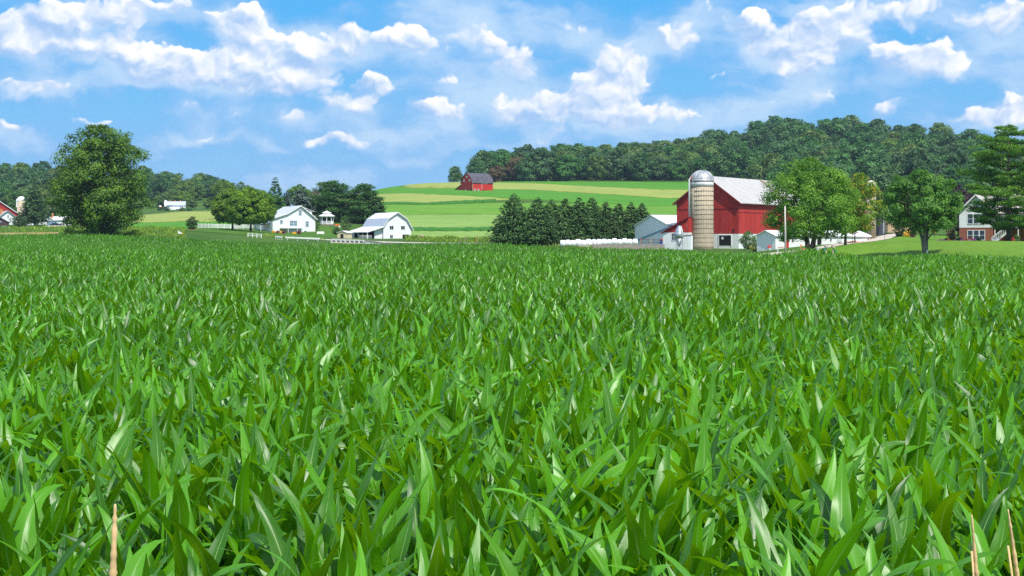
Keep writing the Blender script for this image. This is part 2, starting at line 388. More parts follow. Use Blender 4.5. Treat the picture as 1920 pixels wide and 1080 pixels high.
M['orange'] = mat('orange_brick', (.52, .22, .08), .8, var=.2, scale=5)
M['orange_paint'] = mat('orange_marker_paint', (.80, .20, .03), .6, var=.08)
M['plastic_wrap'] = mat('white_bale_wrap', (.80, .82, .83), .3, var=.06, scale=3, spec=.5, bump=.2)
M['pole'] = mat('pale_pole', (.52, .48, .42), .8, var=.15, scale=3, stretch=(1, 1, .1))
M['green_plastic'] = mat('green_tube', (.02, .30, .20), .5, var=.1)
M['pink_beige'] = mat('pinkish_mailbox', (.55, .44, .38), .6, var=.1)
M['blue'] = mat('bright_blue', (.02, .05, .60), .5, var=.1)
M['teal'] = mat('teal_trim', (.10, .28, .30), .6, var=.1)
M['blue_grey'] = mat('blue_grey_paint_and_shade', (.20, .33, .46), .6, var=.08)  # plain blue-grey paint, also the shade colour in the parapet bays
M['brown_roof'] = mat('dark_brown_shed', (.075, .045, .04), .8, var=.25)
M['car_white'] = mat('white_car_paint', (.80, .80, .80), .25, var=.03, spec=.6)
M['car_dark'] = mat('dark_car_paint', (.02, .022, .03), .25, var=.1, spec=.6)
M['tyre'] = mat('tyre_rubber', (.015, .015, .015), .85, var=.2)
M['yellow'] = mat('yellow_plastic', (.75, .45, .03), .5, var=.08)
M['road'] = mat('gravel_road', (.46, .42, .36), .95, var=.16, scale=.8, bump=.2)
M['asphalt'] = mat('pale_driveway', (.50, .42, .34), .95, var=.12, scale=.8, bump=.2)
M['mulch'] = mat('mulch', (.16, .08, .05), .95, var=.3, scale=4)
M['rock'] = mat('pinkish_rock', (.36, .25, .19), .9, var=.25, scale=2, bump=.5)
M['hay'] = mat('dry_grass', (.66, .46, .22), .8, var=.2, scale=12)
# crops and grass
M['ground'] = field_mat('meadow_ground', (.050, .115, .016), (.075, .15, .02), .05, fine=.4)
M['soil'] = field_mat('field_soil', (.055, .040, .022), (.075, .055, .03), .4, fine=.4)
M['lawn'] = field_mat('mown_lawn', (.105, .225, .018), (.145, .265, .026), .12, stretch=(1, .35, 1), fine=.30)
M['yard'] = field_mat('deep_green_yard_grass', (.060, .145, .016), (.085, .18, .02), .12, fine=.35)  # deeper green than the mown lawn
M['hay_strip'] = field_mat('pale_hay', (.255, .325, .07), (.32, .37, .085), .035, stretch=(1, 2.5, 1), fine=.22, c3=(.38, .37, .10), tracks=14.0)
M['green_strip'] = field_mat('bright_clover', (.075, .245, .018), (.095, .28, .022), .03, stretch=(1, 2.5, 1), fine=.3, tracks=14.0)
M['mid_strip'] = field_mat('mixed_green_crop', (.11, .27, .025), (.15, .31, .03), .04, stretch=(1, 2.5, 1), fine=.28, c3=(.17, .33, .04), tracks=14.0)
M['pale_strip'] = field_mat('pale_green_hay', (.19, .325, .065), (.24, .37, .085), .04, stretch=(1, 2.5, 1), fine=.22, c3=(.26, .36, .10), tracks=14.0)
M['shade_strip'] = field_mat('shaded_crop_edge', (.045, .17, .022), (.06, .20, .025), .06, fine=.4)  # dark green carries the shade along taller crop edges
M['stubble'] = field_mat('dry_stubble', (.40, .29, .11), (.33, .27, .10), .2, fine=.35)
# foliage
M['lf_big'] = foliage_mat('olive_leaves', (.012, .044, .006), (.100, .190, .014), objvar=0)
M['lf_round'] = foliage_mat('bright_round_leaves', (.022, .080, .006), (.150, .255, .014), objvar=0.08)
M['lf_maple'] = foliage_mat('maple_leaves', (.028, .095, .010), (.135, .265, .018), objvar=0)
M['lf_maple2'] = foliage_mat('dark_maple_leaves', (.020, .078, .012), (.095, .215, .024), objvar=0)
M['lf_yellow'] = foliage_mat('yellow_green_leaves', (.050, .115, .010), (.15, .25, .015), objvar=0, accent=(.42, .30, .02), accent_amt=.10)
M['lf_forest'] = foliage_mat('wood_leaves', (.010, .046, .015), (.068, .165, .032), objvar=.34)
M['lf_olive'] = foliage_mat('olive_wood_leaves', (.028, .066, .013), (.115, .190, .030), objvar=.25)
M['lf_brown'] = foliage_mat('brownish_leaves', (.075, .058, .025), (.165, .120, .050), objvar=.2)
M['lf_light'] = foliage_mat('light_green_leaves', (.036, .090, .012), (.110, .195, .025), objvar=.25)
M['lf_spruce'] = foliage_mat('spruce_needles', (.012, .042, .011), (.054, .112, .027), transl=.10, objvar=.12)
M['lf_blue'] = foliage_mat('blue_spruce_needles', (.035, .065, .050), (.10, .145, .110), transl=.1, objvar=.1)
M['lf_pine'] = foliage_mat('pine_needles', (.014, .060, .016), (.060, .150, .030), transl=.15, objvar=.1)
M['lf_pine2'] = foliage_mat('yellowish_pine_needles', (.022, .085, .010), (.115, .235, .022), transl=.18, objvar=0)
M['lf_purple'] = foliage_mat('purple_leaves', (.018, .010, .016), (.060, .030, .045), transl=.1, objvar=0, tcol=(.10, .03, .06))
M['lf_red'] = foliage_mat('red_leaves', (.10, .014, .014), (.30, .045, .04), transl=.2, objvar=0, tcol=(.45, .05, .05))
M['lf_shrub'] = foliage_mat('shrub_leaves', (.035, .085, .020), (.11, .18, .040), objvar=.2)
M['lf_dark'] = foliage_mat('dark_shrub_leaves', (.012, .032, .010), (.050, .090, .022), objvar=.1)
M['lf_yshrub'] = foliage_mat('yellow_shrub_leaves', (.12, .15, .012), (.32, .30, .02), objvar=.1)
M['fl_pink'] = foliage_mat('pink_flowers', (.50, .06, .28), (.80, .22, .50), objvar=.1, tcol=(.8, .2, .5))
M['fl_red'] = foliage_mat('red_flowers', (.45, .02, .03), (.75, .08, .08), objvar=.1, tcol=(.8, .1, .1))
M['fl_yellow'] = foliage_mat('yellow_flowers', (.65, .35, .01), (.85, .55, .02), objvar=.1, tcol=(.9, .6, .05))
M['fl_plum'] = foliage_mat('plum_flowers', (.12, .02, .05), (.25, .05, .10), objvar=.1, tcol=(.3, .05, .1))
M['weeds'] = foliage_mat('roadside_weeds', (.06, .14, .012), (.20, .29, .035), objvar=0)
# ------------------------------------------------------------------ terrain
def zpy(py, d): return CAMH + (YH - py) / F * d
CP = []   # (photo column, distance, height)
for d in (22, 50, 90):
    for px in (-900, -200, 500, 960, 1400, 1920, 2600): CP.append((px, d, 0.0))
for px, d, z in ((-600,150,.7),(0,150,.6),(500,150,.3),(960,150,.1),(1400,150,-.02),(1920,130,-.1),(2500,120,-.1),
                 (-600,300,3.3),(0,300,3.1),(330,300,2.25),(640,300,1.15),(1050,275,.50),(1250,262,.25),(1400,235,.0),(1500,205,-.03),
                 (1650,182,-.05),(1920,163,-.15),(2300,150,-.15)): CP.append((px, d, z))
for px, py, d in ((-500,437,330),(0,437,335),(185,443,313),(330,438,335),(0,428,480),(50,424,540),(100,423,545),(-500,424,540),(-500,400,750),
    (200,428,500),(330,418,600),(330,397,860),(330,391,910),(200,400,850),(0,405,700),(0,392,850),(400,385,930),(400,405,720),(430,418,520),
    (0,352,1000),(0,330,1150),(200,360,1000),(300,366,1020),(300,352,1150),(400,372,1020),(-500,340,1000),(480,392,900),(480,410,620),
    (465,434,372),(432,430,390),(400,434,350),(540,437,395),(590,434,400),(613,421,430),(480,425,430),(720,447,366),(640,446,362),(640,438,400),
    (620,410,480),(680,405,510),(570,400,530),(560,388,800),(650,370,820),(560,392,1100),(650,380,1100),
    (700,453,330),(640,452,330),(850,456,318),(1000,459,305),(1100,462,292),(1180,463,288),(850,449,380),(780,446,370),
    (800,430,440),(800,405,520),(800,382,600),(800,364,680),(800,352,760),(800,345,820),(710,356,800),(710,384,600),(710,410,500),(760,347,820),
    (760,352,1000),(700,362,1000),(880,342,850),(880,343,960),(950,342,850),(950,338,960),(960,458,296),(1210,457,345),(1210,452,380),
    (1000,440,420),(1000,405,520),(1000,380,610),(1000,358,720),(1000,341,850),(1000,331,960),(1000,325,1100),
    (1250,440,425),(1250,405,520),(1250,380,620),(1250,357,730),(1250,341,850),(1200,320,960),(1200,305,1100),
    (1316,467,281),(1400,466,288),(1300,462,320),(1240,461,300),(1450,468,243),(1632,452,262),(1520,471,203),(1590,461,222),
    (1735,477,182),(1650,471,193),(1920,478,172),(1800,455,238),(1920,455,238),(2200,455,238),(1640,446,262),(1690,438,295),(1720,436,290),
    (1500,440,400),(1600,425,400),(1600,385,600),(1600,340,800),(1600,292,950),(1600,272,1100),(1900,430,350),(1900,390,600),(1900,330,850),
    (1900,316,1050),(1800,290,1060),(2300,430,350),(2300,320,850),(1400,370,700),(1400,336,860),(1400,305,960),(1400,282,1100),(1500,275,1080),(1750,280,1080)):
    CP.append((px, d, zpy(py, d)))
for px in (-900, 0, 500, 960): CP.append((px, 2200, zpy(402, 2200)))
for px in (1400, 1900, 2600): CP.append((px, 2200, zpy(372, 2200)))
CPa = np.array(CP, float)
def _k(px, d): return np.stack([px / 520.0, 3.2 * np.log(d / 100.0)], -1)
_ck = _k(CPa[:, 0], CPa[:, 1])
def _phi(r2): return r2 * np.log(np.maximum(r2, 1e-12)) * .5
_n = len(CPa)
_A = np.zeros((_n + 3, _n + 3))
_A[:_n, :_n] = _phi(((_ck[:, None] - _ck[None]) ** 2).sum(-1)) + np.eye(_n) * 2e-3
_A[:_n, _n] = 1; _A[:_n, _n + 1:] = _ck; _A[_n:, :_n] = _A[:_n, _n:].T
_w = np.linalg.solve(_A, np.concatenate([CPa[:, 2] / CPa[:, 1] * 300, np.zeros(3)]))
def tz(x, y):
    """terrain height"""
    x = np.atleast_1d(np.asarray(x, float)); y = np.atleast_1d(np.asarray(y, float))
    yy = np.maximum(y, 22.0)
    px = np.clip(960 + F * x / yy, -900, 2600); d = np.minimum(yy, 2200)
    out = np.empty(len(x))
    for i in range(0, len(x), 20000):
        k = _k(px[i:i+20000], d[i:i+20000])
        out[i:i+20000] = _phi(((k[:, None] - _ck[None]) ** 2).sum(-1)) @ _w[:_n] + _w[_n] + k @ _w[_n + 1:]
    z = out * d / 300
    return z * np.clip((y - 22) / 60, 0, 1)
def tz1(x, y): return float(tz([x], [y])[0])
def X(px, d): return (px - 960) / F * d
def G(px, d, up=0.0):
    x = X(px, d); return Vector((x, d, tz1(x, d) + up))
def hit(px, py, d0=380, d1=1250):
    ds = np.arange(d0, d1, 1.5); z = tz(X(px, ds), ds); r = CAMH + (YH - py) / F * ds
    i = np.nonzero(z >= r)[0]
    return float(ds[i[0]]) if len(i) else float(d1)

def grid_mesh(name, Xg, Yg, Zg, m, kind='structure', smooth=True):
    nr, nc = Xg.shape
    V = np.stack([Xg, Yg, Zg], -1).reshape(-1, 3)
    idx = np.arange(nr * nc).reshape(nr, nc)
    Q = np.stack([idx[:-1, :-1], idx[:-1, 1:], idx[1:, 1:], idx[1:, :-1]], -1).reshape(-1, 4)
    return tag(np_mesh(name, V, Q, m, smooth=smooth), kind=kind)

_yr = np.concatenate([np.linspace(-300, 20, 20), np.geomspace(24, 2400, 190), [3500, 6000, 9000]])
_ur = np.concatenate([np.linspace(-1.6, -.45, 16)[:-1], np.linspace(-.45, .45, 150), np.linspace(.45, 1.6, 16)[1:]])
_Xg = _ur[None, :] * (np.maximum(_yr, 0)[:, None] + 160); _Yg = np.repeat(_yr[:, None], len(_ur), 1)
_Zg = tz(_Xg.ravel(), _Yg.ravel()).reshape(_Xg.shape)
grid_mesh('ground', _Xg, _Yg, _Zg, M['ground'])

def patch(name, rows, m, lift=.02, nx=60, ny=14, edge=0.0):
    """a sheet (or, with edge, a standing crop with sides) on the terrain between near and far lines: rows of (column, near, far)"""
    r = np.array(sorted(rows), float); px = np.linspace(r[0, 0], r[-1, 0], nx)
    dn = np.interp(px, r[:, 0], r[:, 1]); df = np.interp(px, r[:, 0], r[:, 2])
    if edge: dn = dn + 2.2 * np.sin(px * .11 + dn) * np.sin(px * .037) ; df = df + 2.2 * np.sin(px * .13 + df) * np.sin(px * .041)
    t = np.linspace(0, 1, ny)[:, None]
    D = dn[None] * (1 - t) + df[None] * t; Xg = (px[None] - 960) / F * D
    Z = tz(Xg.ravel(), D.ravel()).reshape(D.shape) + lift
    if edge:
        Z = Z + edge
        for s in (0, -1):
            sl = (slice(s, s + 1) if s == 0 else slice(-1, None))
            a = (Xg[sl], D[sl], Z[sl] - edge - lift - .3)
            Xg, D, Z = [np.concatenate([q, w] if s == 0 else [w, q]) for q, w in zip(a, (Xg, D, Z))]
    return grid_mesh(name, Xg, D, Z, m)

def ribbon(name, pts, width, m, lift=.06):
    P = [Vector((X(a, b), b)) for a, b in pts]; fine = []
    for a, b in zip(P, P[1:]):
        n = max(2, int((b - a).length / 3))
        fine += [a.lerp(b, k / n) for k in range(n)]
    fine.append(P[-1]); rows = []
    for i, p in enumerate(fine):
        t = (fine[min(i + 2, len(fine) - 1)] - fine[max(i - 2, 0)]).normalized(); q = Vector((-t.y, t.x))
        rows.append([p + q * (width * (k / 4 - .5)) for k in range(5)])
    Xg = np.array([[q.x for q in r] for r in rows]); Yg = np.array([[q.y for q in r] for r in rows])
    return grid_mesh(name, Xg, Yg, tz(Xg.ravel(), Yg.ravel()).reshape(Xg.shape) + lift, m)

# contour strips of hay and green crops on the hill: (column, bottom row, top row)
def strip(name, rows, m, h):
    patch(name, [(px, hit(px, pb), hit(px, pt)) for px, pb, pt in rows], m, edge=h, nx=70)
def hstrip(rows): return rows
strip('hay_field', [(600,362,320),(690,357,320),(760,354,320),(845,354,325),(917,355.5,343.2),(1000,357,345),(1100,363,350.5),(1240,372,357),(1310,373,357)], M['hay_strip'], .4)
strip('clover_field', [(930,343.6,341.2),(1000,344.6,341.2),(1100,350,341.6),(1240,356.6,342),(1310,356.6,342)], M['green_strip'], .3)
strip('clover_field', [(600,372,362.5),(690,366,357.5),(760,365.3,354.5),(800,365,354.6),(850,367.5,354.6),(940,372,356),(1000,375,357.6),(1100,381,363.6),(1240,388,372.5),(1310,388,373.5)], M['green_strip'], .3)
strip('hay_field', [(600,392,372.5),(690,384,366.6),(800,384,365.6),(850,380.5,368),(920,376.2,371.8),(960,374.6,374.4)], M['hay_strip'], .4)
strip('mixed_crop_field', [(690,405,387),(800,404.5,386.5),(940,404,382),(1100,402,383),(1240,405,389),(1310,405,389)], M['mid_strip'], .5)
strip('tall_shaded_crop_edge', [(690,387.2,384.2),(800,386.6,384.2),(850,384,381),(930,378.5,377.8)], M['shade_strip'], 1.0)  # narrow raised strip, crop-edge shadow put into its dark colour
strip('pale_crop_field', [(690,431,405.5),(800,431,405),(940,430,404.5),(1100,430,402.5),(1240,430,405.5),(1310,430,405.5)], M['pale_strip'], .5)
strip('tall_shaded_crop_edge', [(700,436,431.5),(800,436,431.5),(940,435,430.5)], M['shade_strip'], .9)  # second raised strip with edge shade in its colour
strip('mixed_crop_field', [(700,445,436.6),(800,445,436.5),(940,446,435.5)], M['pale_strip'], .5)
# fields on the far left
strip('hay_field', [(200,420,406),(275,418,403.5),(330,416,398),(400,416,396.5),(440,414,397)], M['hay_strip'], .4)
strip('clover_field', [(180,430,420.6),(275,430,418.6),(340,430,416.6),(440,427,416.6)], M['green_strip'], .3)
patch('stubble_field', [(-200,318,334),(0,318,334),(110,318,332)], M['stubble'], .10)
# mown lawns and yards
patch('lawn', [(1425,214,236),(1455,203,234),(1500,193,232),(1560,186,226),(1650,180,250),(1700,178,262),(1800,172,262),(1920,168,262),(2100,165,262)], M['lawn'], .05, nx=80, ny=40)
patch('yard', [(325,350,351),(372,346,392),(480,340,440),(600,340,440),(640,352,400)], M['yard'], .05, nx=50, ny=30)
ribbon('gravel_road', [(500,343),(600,336),(700,329),(850,317),(1000,305),(1120,291)], 5.0, M['road'])
ribbon('driveway', [(1418,236),(1470,233),(1540,231),(1600,241),(1645,256),(1668,275),(1690,295),(1706,320)], 5.0, M['asphalt'], .09)
patch('pavement', [(80,520,545),(101,520,545),(135,520,540)], M['asphalt'], .08, nx=20, ny=8)

# ------------------------------------------------------------------ corn
rng = np.random.default_rng(11)
def corn_leaf(r, base, phi, ang0, bend, L, Wd, nseg, across, twist, tone, roll):
    """one blade: returns verts, quads, uv, tone"""
    t = np.linspace(0, 1, nseg + 1)
    ang = ang0 + bend * t ** 1.6
    ds = L / nseg
    rad = np.concatenate([[0], np.cumsum(np.sin((ang[1:] + ang[:-1]) / 2) * ds)])
    hz = np.concatenate([[0], np.cumsum(np.cos((ang[1:] + ang[:-1]) / 2) * ds)])
    ph = phi + twist * t ** 2
    cx = base[0] + np.cumsum(np.concatenate([[0], np.diff(rad) * np.cos(ph[1:])]))
    cy = base[1] + np.cumsum(np.concatenate([[0], np.diff(rad) * np.sin(ph[1:])]))
    C = np.stack([cx, cy, base[2] + hz], -1)
    w = Wd * np.minimum(1, .45 + 2.2 * t) * np.clip(1 - t ** 1.75, 0, 1) ** .9
    w[-1] = .002
    side = np.stack([-np.sin(ph), np.cos(ph), np.zeros_like(ph)], -1)
    T = np.gradient(C, axis=0); T /= np.linalg.norm(T, axis=1)[:, None]
    nrm = np.cross(T, side)
    rr = roll * t
    side, nrm = side * np.cos(rr)[:, None] + nrm * np.sin(rr)[:, None], nrm * np.cos(rr)[:, None] - side * np.sin(rr)[:, None]
    fold = (.42 * (1 - t) + .12)[:, None]
    wav = (np.sin(t * r.uniform(9, 15) + r.uniform(0, 6)) * .16 * (t > .1))[:, None] * w[:, None]
    wav2 = (np.sin(t * r.uniform(9, 15) + r.uniform(0, 6)) * .16 * (t > .1))[:, None] * w[:, None]
    rows = []
    if across == 2:
        us = (0, .5, 1)
        rows = [C - side * w[:, None] / 2 + nrm * (fold * w[:, None] * .5 + wav), C, C + side * w[:, None] / 2 + nrm * (fold * w[:, None] * .5 + wav2)]
    else:
        us = (0, .25, .5, .75, 1)
        for u, k in zip(us, (-1, -.5, 0, .5, 1)):
            e = abs(k)
            rows.append(C + side * w[:, None] * k / 2 + nrm * (fold * w[:, None] * .5 * (1.25 * e - .25 * e * e) + (wav if k < 0 else wav2) * e * e))
    m = len(us)
    V = np.stack(rows, 1).reshape(-1, 3)
    UV = np.stack([np.tile(us, nseg + 1), np.repeat(t, m)], -1)
    i = np.arange(nseg)[:, None] * m + np.arange(m - 1)[None]
    Q = np.stack([i, i + 1, i + m + 1, i + m], -1).reshape(-1, 4)
    return V, Q, UV, np.full(len(V), tone)

CORN_H = 1.0
def corn_plant(seed, nseg, across, n_leaf, low=0, wide=1.0):
    r = np.random.default_rng(seed); Vs, Qs, Us, Ts = [], [], [], []; b = 0
    phi = r.uniform(0, 6.28); N = 10
    for i in range(low, N):
        k = i / (N - 1)
        if n_leaf < N - low and r.random() > n_leaf / (N - low): continue
        z = .18 + .64 * k ** .95 + r.uniform(-.03, .03)
        a0 = R_(42 - 32 * k + r.uniform(-9, 9))
        bend = R_(r.choice([18, 38, 70, 110], p=[.30, .32, .24, .14]) * (1.15 - .45 * k) + r.uniform(-8, 14))
        L = (.56 + .31 * math.sin(math.pi * (.15 + .65 * k))) * r.uniform(.85, 1.12)
        if k > .93: L *= .72; bend *= .6
        Wd = (.124 + .040 * math.sin(math.pi * min(1, .2 + .7 * k))) * r.uniform(.85, 1.12) * wide
        if k > .93: Wd *= .75
        ph = phi + math.pi * i + r.normal(0, .38)
        V, Q, U, T = corn_leaf(r, (.012 * math.cos(ph), .012 * math.sin(ph), z), ph, a0, bend, L, Wd, nseg, across,
                               r.normal(0, .5), float(np.clip(.30 + .40 * k * r.random() + r.normal(0, .16) + (.15 if k > .93 else 0), 0, 1)), r.normal(0, .55))
        Vs.append(V); Qs.append(Q + b); Us.append(U); Ts.append(T); b += len(V)
    return np.concatenate(Vs), np.concatenate(Qs), np.concatenate(Us), np.concatenate(Ts)

EDGE = np.array([(-900,300),(-200,300),(0,300),(330,300),(640,296),(1050,275),(1250,262),(1400,225),(1450,202),(1500,195),(1650,176),(1920,160),(2600,140)], float)
def corn_spots(d0, d1, rowsp, plantsp, margin, wide=1.0):
    """row planting: rows run across the view, a little askew; returns x, y"""
    ys = np.arange(d0, d1 + 40, rowsp); out = []
    for k, y in enumerate(ys):
        hw = .36 * y * (1 + margin) + wide
        x = np.arange(-hw, hw, plantsp)
        x = x + rng.uniform(-.4, .4, len(x)) * plantsp
        yy = y + rng.normal(0, .06, len(x)) - .06 * x
        out.append(np.stack([x, yy], -1))
    P = np.concatenate(out)
    px = 960 + F * P[:, 0] / np.maximum(P[:, 1], 3)
    ok = (P[:, 1] >= d0) & (P[:, 1] < d1) & (P[:, 1] < np.interp(px, EDGE[:, 0], EDGE[:, 1])) & (np.abs(P[:, 0]) < .36 * P[:, 1] * (1 + margin) + wide)
    return P[ok]

# the front of the field: every plant its own thing
NV = 16
stalk_me = []; leaf_me = []
for k in range(NV):
    V, Q, U, T = corn_plant(100 + k, 14, 4, 10)
    leaf_me.append(np_mesh_data('leaves', V, Q, M['corn'], uv=U, tone=T, smooth=True))
    mb = MB(); mb.tube([(0, 0, -.02), (.004, 0, .35), (0, .004, .64), (0, 0, .84)], [.015, .013, .010, .004], 8)
    o = mb.build('stalk', M['stalk'], smooth=True); stalk_me.append(o.data); bpy.data.objects.remove(o)
front = corn_spots(4.2, 16.0, .72, .175, .02)
front = front[np.argsort(front[:, 1])]
front, spare = front[:300], front[300:]
for i, (x, y) in enumerate(front):
    k = int(rng.integers(NV)); s = float(rng.uniform(.90, 1.12)) * CORN_H
    t = empty('corn_plant', (float(x), float(y), 0.0), float(rng.uniform(0, 6.283)), 'leafy green corn plant with glossy upright blades in the front rows of the field', 'corn plant', 'corn plants at the front of the field')
    t.rotation_euler[0] = float(rng.normal(0, .05)); t.rotation_euler[1] = float(rng.normal(.03, .05)); t.scale = (s, s, s)
    for nm, me in (('leaves', leaf_me[k]), ('stalk', stalk_me[k])):
        c = bpy.data.objects.new(nm, me); COL.objects.link(c); c.parent = t

def corn_mass(name, spots, protos, smin, smax, hz):
    """far rows nobody could count: one mesh"""
    Vs, Qs, Us, Ts = [], [], [], []; b = 0
    which = rng.integers(len(protos), size=len(spots)); z = tz(spots[:, 0], spots[:, 1])
    for k, (V, Q, U, T) in enumerate(protos):
        sel = np.nonzero(which == k)[0]; n = len(sel)
        if not n: continue
        a = rng.uniform(0, 6.283, n); s = rng.uniform(smin, smax, n)[:, None]; ca, sa = np.cos(a)[:, None], np.sin(a)[:, None]
        lx, ly = rng.normal(.03, .07, n)[:, None], rng.normal(0, .07, n)[:, None]
        vx = (V[None, :, 0] * ca - V[None, :, 1] * sa) * s + V[None, :, 2] * lx + spots[sel, 0][:, None]
        vy = (V[None, :, 0] * sa + V[None, :, 1] * ca) * s + V[None, :, 2] * ly + spots[sel, 1][:, None]
        vz = V[None, :, 2] * s * hz + z[sel][:, None]
        Vs.append(np.stack([vx, vy, vz], -1).reshape(-1, 3).astype(np.float32))
        Qs.append((Q[None] + (np.arange(n) * len(V))[:, None, None] + b).reshape(-1, 4).astype(np.int32)); b += n * len(V)
        Us.append(np.tile(U, (n, 1)).astype(np.float32))
        Ts.append(np.clip(np.tile(T, n) + np.repeat(rng.normal(0, .08, n), len(V)), 0, 1).astype(np.float32))
    return np.concatenate(Vs), np.concatenate(Qs), np.concatenate(Us), np.concatenate(Ts)
sets = []
dsp = float(front[-1, 1]) if len(front) else 12
beside = corn_spots(2.6, 16, .72, .175, .02, 9.0)
beside = beside[np.abs(beside[:, 0]) > .36 * beside[:, 1] * 1.02 + 1.12]
mid1 = np.concatenate([beside, spare[spare[:, 1] < 16], corn_spots(16, 26, .72, .175, .04, 8.0)])
sets.append((mid1, [corn_plant(300 + k, 10, 2, 10) for k in range(16)], .90, 1.12, 1))
sets.append((corn_spots(26, 70, .74, .18, .05, 7.0), [corn_plant(400 + k, 5, 2, 8, 2) for k in range(14)], .88, 1.15, 1))
def flat_leaf(p):
    return p
sets.append((corn_spots(70, 140, .80, .22, .04, 7.0), [corn_plant(500 + k, 3, 2, 5, 4, 1.1) for k in range(12)], .86, 1.18, 1))
sets.append((corn_spots(140, 304, 1.05, .30, .04, 7.0), [corn_plant(600 + k, 2, 2, 4, 5, 1.35) for k in range(12)], .84, 1.20, 1))
parts = []; b = 0
for sp_, pr, a, c, h in sets:
    V, Q, U, T = corn_mass('', sp_, pr, a, c, h); parts.append((V, Q + b, U, T)); b += len(V)
o = np_mesh('corn_rows', *[np.concatenate([p[i] for p in parts]) for i in (0, 1)], M['corn'],
            uv=np.concatenate([p[2] for p in parts]), tone=np.concatenate([p[3] for p in parts]), smooth=True)
print('corn mass quads', len(o.data.polygons), [len(s[0]) for s in sets])
tag(o, 'green corn field stretching back from the front rows to the farmyards', 'corn field', kind='stuff')
del parts, sets
patch('corn_soil', [(-600,26,298),(330,26,298),(640,26,294),(1050,26,273),(1250,26,260),(1400,26,224),(1450,26,200),(1500,26,193),(1650,26,174),(1920,26,158),(2500,26,140)], M['soil'], .01, nx=60, ny=60)

_y = np.linspace(-4, 26.2, 12)[:, None]; _u = np.linspace(-1, 1, 20)[None]
_xs = _u * (12 + .36 * np.maximum(_y, 0)) ; _ys = np.repeat(_y, 20, 1)
grid_mesh('corn_soil', _xs, _ys, tz(_xs.ravel(), _ys.ravel()).reshape(_xs.shape) + .015, M['soil'])
# ------------------------------------------------------------------ trees and shrubs
def unit(a): return a / np.maximum(np.linalg.norm(a, axis=-1, keepdims=True), 1e-9)
def leaf_quads(r, C, Nn, size, asp=.62, T=None):
    """leaf-sized rhombic faces, folded a little along the middle"""
    n = len(C); Nn = unit(Nn)
    t = unit(np.cross(Nn, r.normal(size=(n, 3)))) if T is None else unit(T)
    b = unit(np.cross(Nn, t)); s = size[:, None] if hasattr(size, '__len__') else np.full((n, 1), size)
    V = np.stack([C - t * s * .5, C + b * s * asp * .5 + Nn * s * .12, C + t * s * .5, C - b * s * asp * .5 + Nn * s * .12], 1).reshape(-1, 3)
    return V, np.arange(4 * n).reshape(-1, 4)

def crown(seed, H0, H1, R, prof, nclump, nleaf, leaf, cr, flat=.75, fill=.10, lobes=.14, hollow=.45, squash=1.0):
    """foliage as many leaf faces gathered in clumps through an uneven envelope"""
    r = np.random.default_rng(seed)
    ph = r.uniform(0, 6.28, 4); pt, pv = np.array(prof, float).T
    t = r.random(nclump * 6); keep = r.random(len(t)) < np.interp(t, pt, pv) ** 1.0 / pv.max(); t = t[keep][:nclump]
    n = len(t); a = r.uniform(0, 6.283, n)
    lob = 1 + lobes * (np.sin(2 * a + ph[0] + 3 * t) + np.sin(3 * a + ph[1] - 4 * t) + .7 * np.sin(5 * a + ph[2] + 7 * t)) * .6 + r.normal(0, lobes * .35, n)
    rr = (hollow + (1 - hollow) * r.random(n) ** .55) * lob
    Re = R * np.interp(t, pt, pv)
    C = np.stack([rr * Re * np.cos(a), rr * Re * np.sin(a) * squash, H0 + (H1 - H0) * t + r.normal(0, .2 * cr, n)], -1)
    cs = cr * r.uniform(.55, 1.35, n) * np.clip(np.interp(t, pt, pv) * 1.3, .45, 1.0)
    ctone = r.normal(0, .17, n)
    w = cs ** 2; idx = r.choice(n, size=int(nleaf * (1 - fill)), p=w / w.sum())
    D = unit(r.normal(size=(len(idx), 3)) + np.array([0, 0, .25]))
    P = C[idx] + D * (cs[idx] * (.35 + .75 * r.random(len(idx)) ** .6))[:, None] * np.array([1, 1, flat])
    mid = np.array([0, 0, H0 + (H1 - H0) * .35])
    Nn = D * .85 + unit(P - mid) * .45 + np.array([0, 0, .40]) + r.normal(0, .26, (len(idx), 3))
    tone = np.clip(.45 + ctone[idx] + r.normal(0, .22, len(idx)), 0, 1)
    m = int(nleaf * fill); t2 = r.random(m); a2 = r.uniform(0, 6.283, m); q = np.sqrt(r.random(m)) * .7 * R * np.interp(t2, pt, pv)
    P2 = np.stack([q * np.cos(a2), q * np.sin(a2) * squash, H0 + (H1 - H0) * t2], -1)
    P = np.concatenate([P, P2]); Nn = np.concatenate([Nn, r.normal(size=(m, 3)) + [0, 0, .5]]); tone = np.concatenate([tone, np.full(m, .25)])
    sz = leaf * r.uniform(.6, 1.3, len(P)); sz[-m:] *= 1.5
    V, Q = leaf_quads(r, P, Nn, sz)
    return V, Q, np.repeat(tone, 4)

